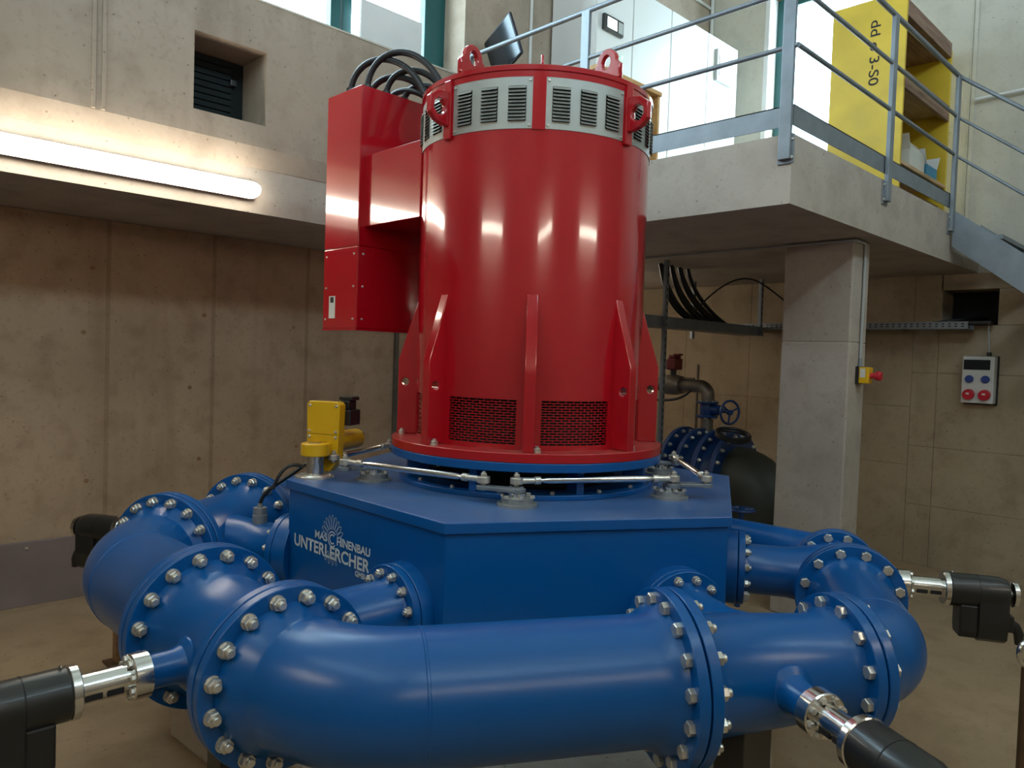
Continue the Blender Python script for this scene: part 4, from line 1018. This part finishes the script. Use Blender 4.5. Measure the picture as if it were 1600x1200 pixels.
def wheel(c, d, r, parent, mat, tube_r=.011):
    M = frame(c, d); pts = [M @ Vector((r * math.cos(2 * PI * i / 28), r * math.sin(2 * PI * i / 28), 0)) for i in range(29)]
    wv = B().tube(pts, tube_r, 10).build('handwheel', mat, parent)
    for k in range(3):
        a = 2 * PI * k / 3 + .4; B().tube([c, M @ Vector((r * math.cos(a), r * math.sin(a), 0))], tube_r * .8, 8).build('spoke', mat, wv)
    B().tube([M @ Vector((0, 0, -.02)), M @ Vector((0, 0, .02))], .022, 14).build('wheel_hub', mat, wv)
wheel(Vector((5.05, 2.70, .71)), (0, 0, 1), .09, t, 'bluedark')
# bypass line
bx = 5.9
t = thing('bypass_pipe', (bx, 3.6, 1.25), 'grey steel bypass pipe bending down above the inlet valve', 'pipe')
B().tube(fillet([(bx, 4.45, 1.56), (bx, 3.52, 1.56), (bx, 3.52, 1.43)], .085, 8), .058, 24).build('pipe', 'pipegrey', t)
B().tube([(bx, 3.52, 1.29), (bx, 3.52, 1.10)], .055, 24).build('lower_pipe', 'pipegrey', t)
B().tube([(bx, 3.80, 1.62), (bx, 3.66, 1.62)], .012, 10).build('side_tube', 'pipegrey', t)
t = thing('ball_valve', (bx, 3.88, 1.48), 'steel ball valve with maroon electric actuator on the bypass pipe', 'valve')
B().tube([(bx, 3.985, 1.56), (bx, 3.965, 1.56), (bx, 3.93, 1.56), (bx, 3.84, 1.56), (bx, 3.805, 1.56), (bx, 3.785, 1.56)], [.08, .082, .092, .092, .082, .08], 28).build('valve_body', 'pipegrey', t)
B().cyl((bx, 3.885, 1.64), (bx, 3.885, 1.70), .028, seg=14).build('neck', 'black', t)
B().box(bx - .06, bx + .06, 3.825, 3.925, 1.695, 1.80).build('actuator_lower', 'maroon', t, False, .012)
B().box(bx - .062, bx + .0, 3.925, 3.955, 1.70, 1.79).build('actuator_label', 'lightgrey', t, False, .008)
B().box(bx - .055, bx + .055, 3.84, 3.91, 1.80, 1.83).build('actuator_cap', 'maroon', t, False, .01); B().box(bx - .05, bx + .02, 3.80, 3.86, 1.826, 1.842).build('position_flag', 'maroon', t, False, .004)
t = thing('gate_valve', (bx, 3.52, 1.28), 'blue gate valve with round handwheel below the bypass elbow', 'valve')
B().tube([(bx, 3.52, 1.29), (bx, 3.52, 1.33), (bx, 3.52, 1.39), (bx, 3.52, 1.43)], [.055, .065, .065, .055], 24).build('valve_body', 'bluedark', t)
for z, d in ((1.31, -1), (1.41, 1)): flange(t, (bx, 3.52, z), (0, 0, d), .095, .04, .02, 8, .074, TINY, .5, 'bluedark', 'valve_flange')
B().tube([(bx, 3.47, 1.36), (bx, 3.40, 1.36), (bx, 3.39, 1.36), (bx, 3.31, 1.355)], [.05, .045, .022, .015], 18).build('bonnet', 'bluedark', t)
wheel(Vector((bx - .02, 3.29, 1.35)), (-.35, -1, 0), .10, t, 'bluedark', .010)
t = thing('hose_coil', (5.52, 3.05, 1.14), 'coiled black hose hanging below the gate valve', 'hose')
for k in range(2):
    B().tube([(5.52 + .13 * math.cos(2 * PI * i / 30), 3.05 + .13 * math.sin(2 * PI * i / 30), 1.185 + .035 * math.sin(2 * PI * i / 30 + .6) + .02 * k) for i in range(31)], .013, 8).build('loop', 'blackcable', t)
o = B().tube(bez((bx - .05, 4.35, 1.44), (bx - .05, 4.0, 1.40), (bx - .05, 3.72, 1.38), (bx - .02, 3.64, 1.58), 14), .012, 8).build('cable', 'blackcable'); tag(o, 'black cable sagging under the bypass pipe', 'cable')
o = B().tube([(7.439, 4.58, .0), (7.439, 4.58, 1.75)], .01, 8).build('conduit', 'pipegrey'); tag(o, 'thin upright conduit on the back wall behind the bypass pipe', 'conduit')
# ---- plate along the foot of the left wall
t = thing('skirting_plate', (.5, YL - .02, 0), 'dull purple-grey plate standing along the foot of the left wall', 'plate')
B().box(-2.2, 2.3, YL - .03, YL - .004, 0, .43).build('sheet', 'plate', t, False, .003)
for x in (-.4, 1.24): inst('bolt', TINY, Matrix.Translation((x, YL - .03, .385)) @ Matrix.Rotation(R(90), 4, 'X'), t)
# ---- rusty stand at the right edge of the view
t = thing('stand_post', (3.42, .625, 0), 'rusty upright stand with a steel ring at the right picture edge', 'stand')
B().tube([(3.42, .625, .01), (3.42, .625, .66)], .018, 16).build('post', 'brownsteel', t)
B().tube([(3.42, .625, 0), (3.42, .625, .012)], .09, 24).build('foot_plate', 'brownsteel', t)
M = frame((3.42, .61, .70), (-.6, -.8, 0)); pts = [M @ Vector((.055 * math.cos(2 * PI * i / 28), .055 * math.sin(2 * PI * i / 28), 0)) for i in range(29)]
B().tube(pts, .011, 10).build('ring', 'steel', t)
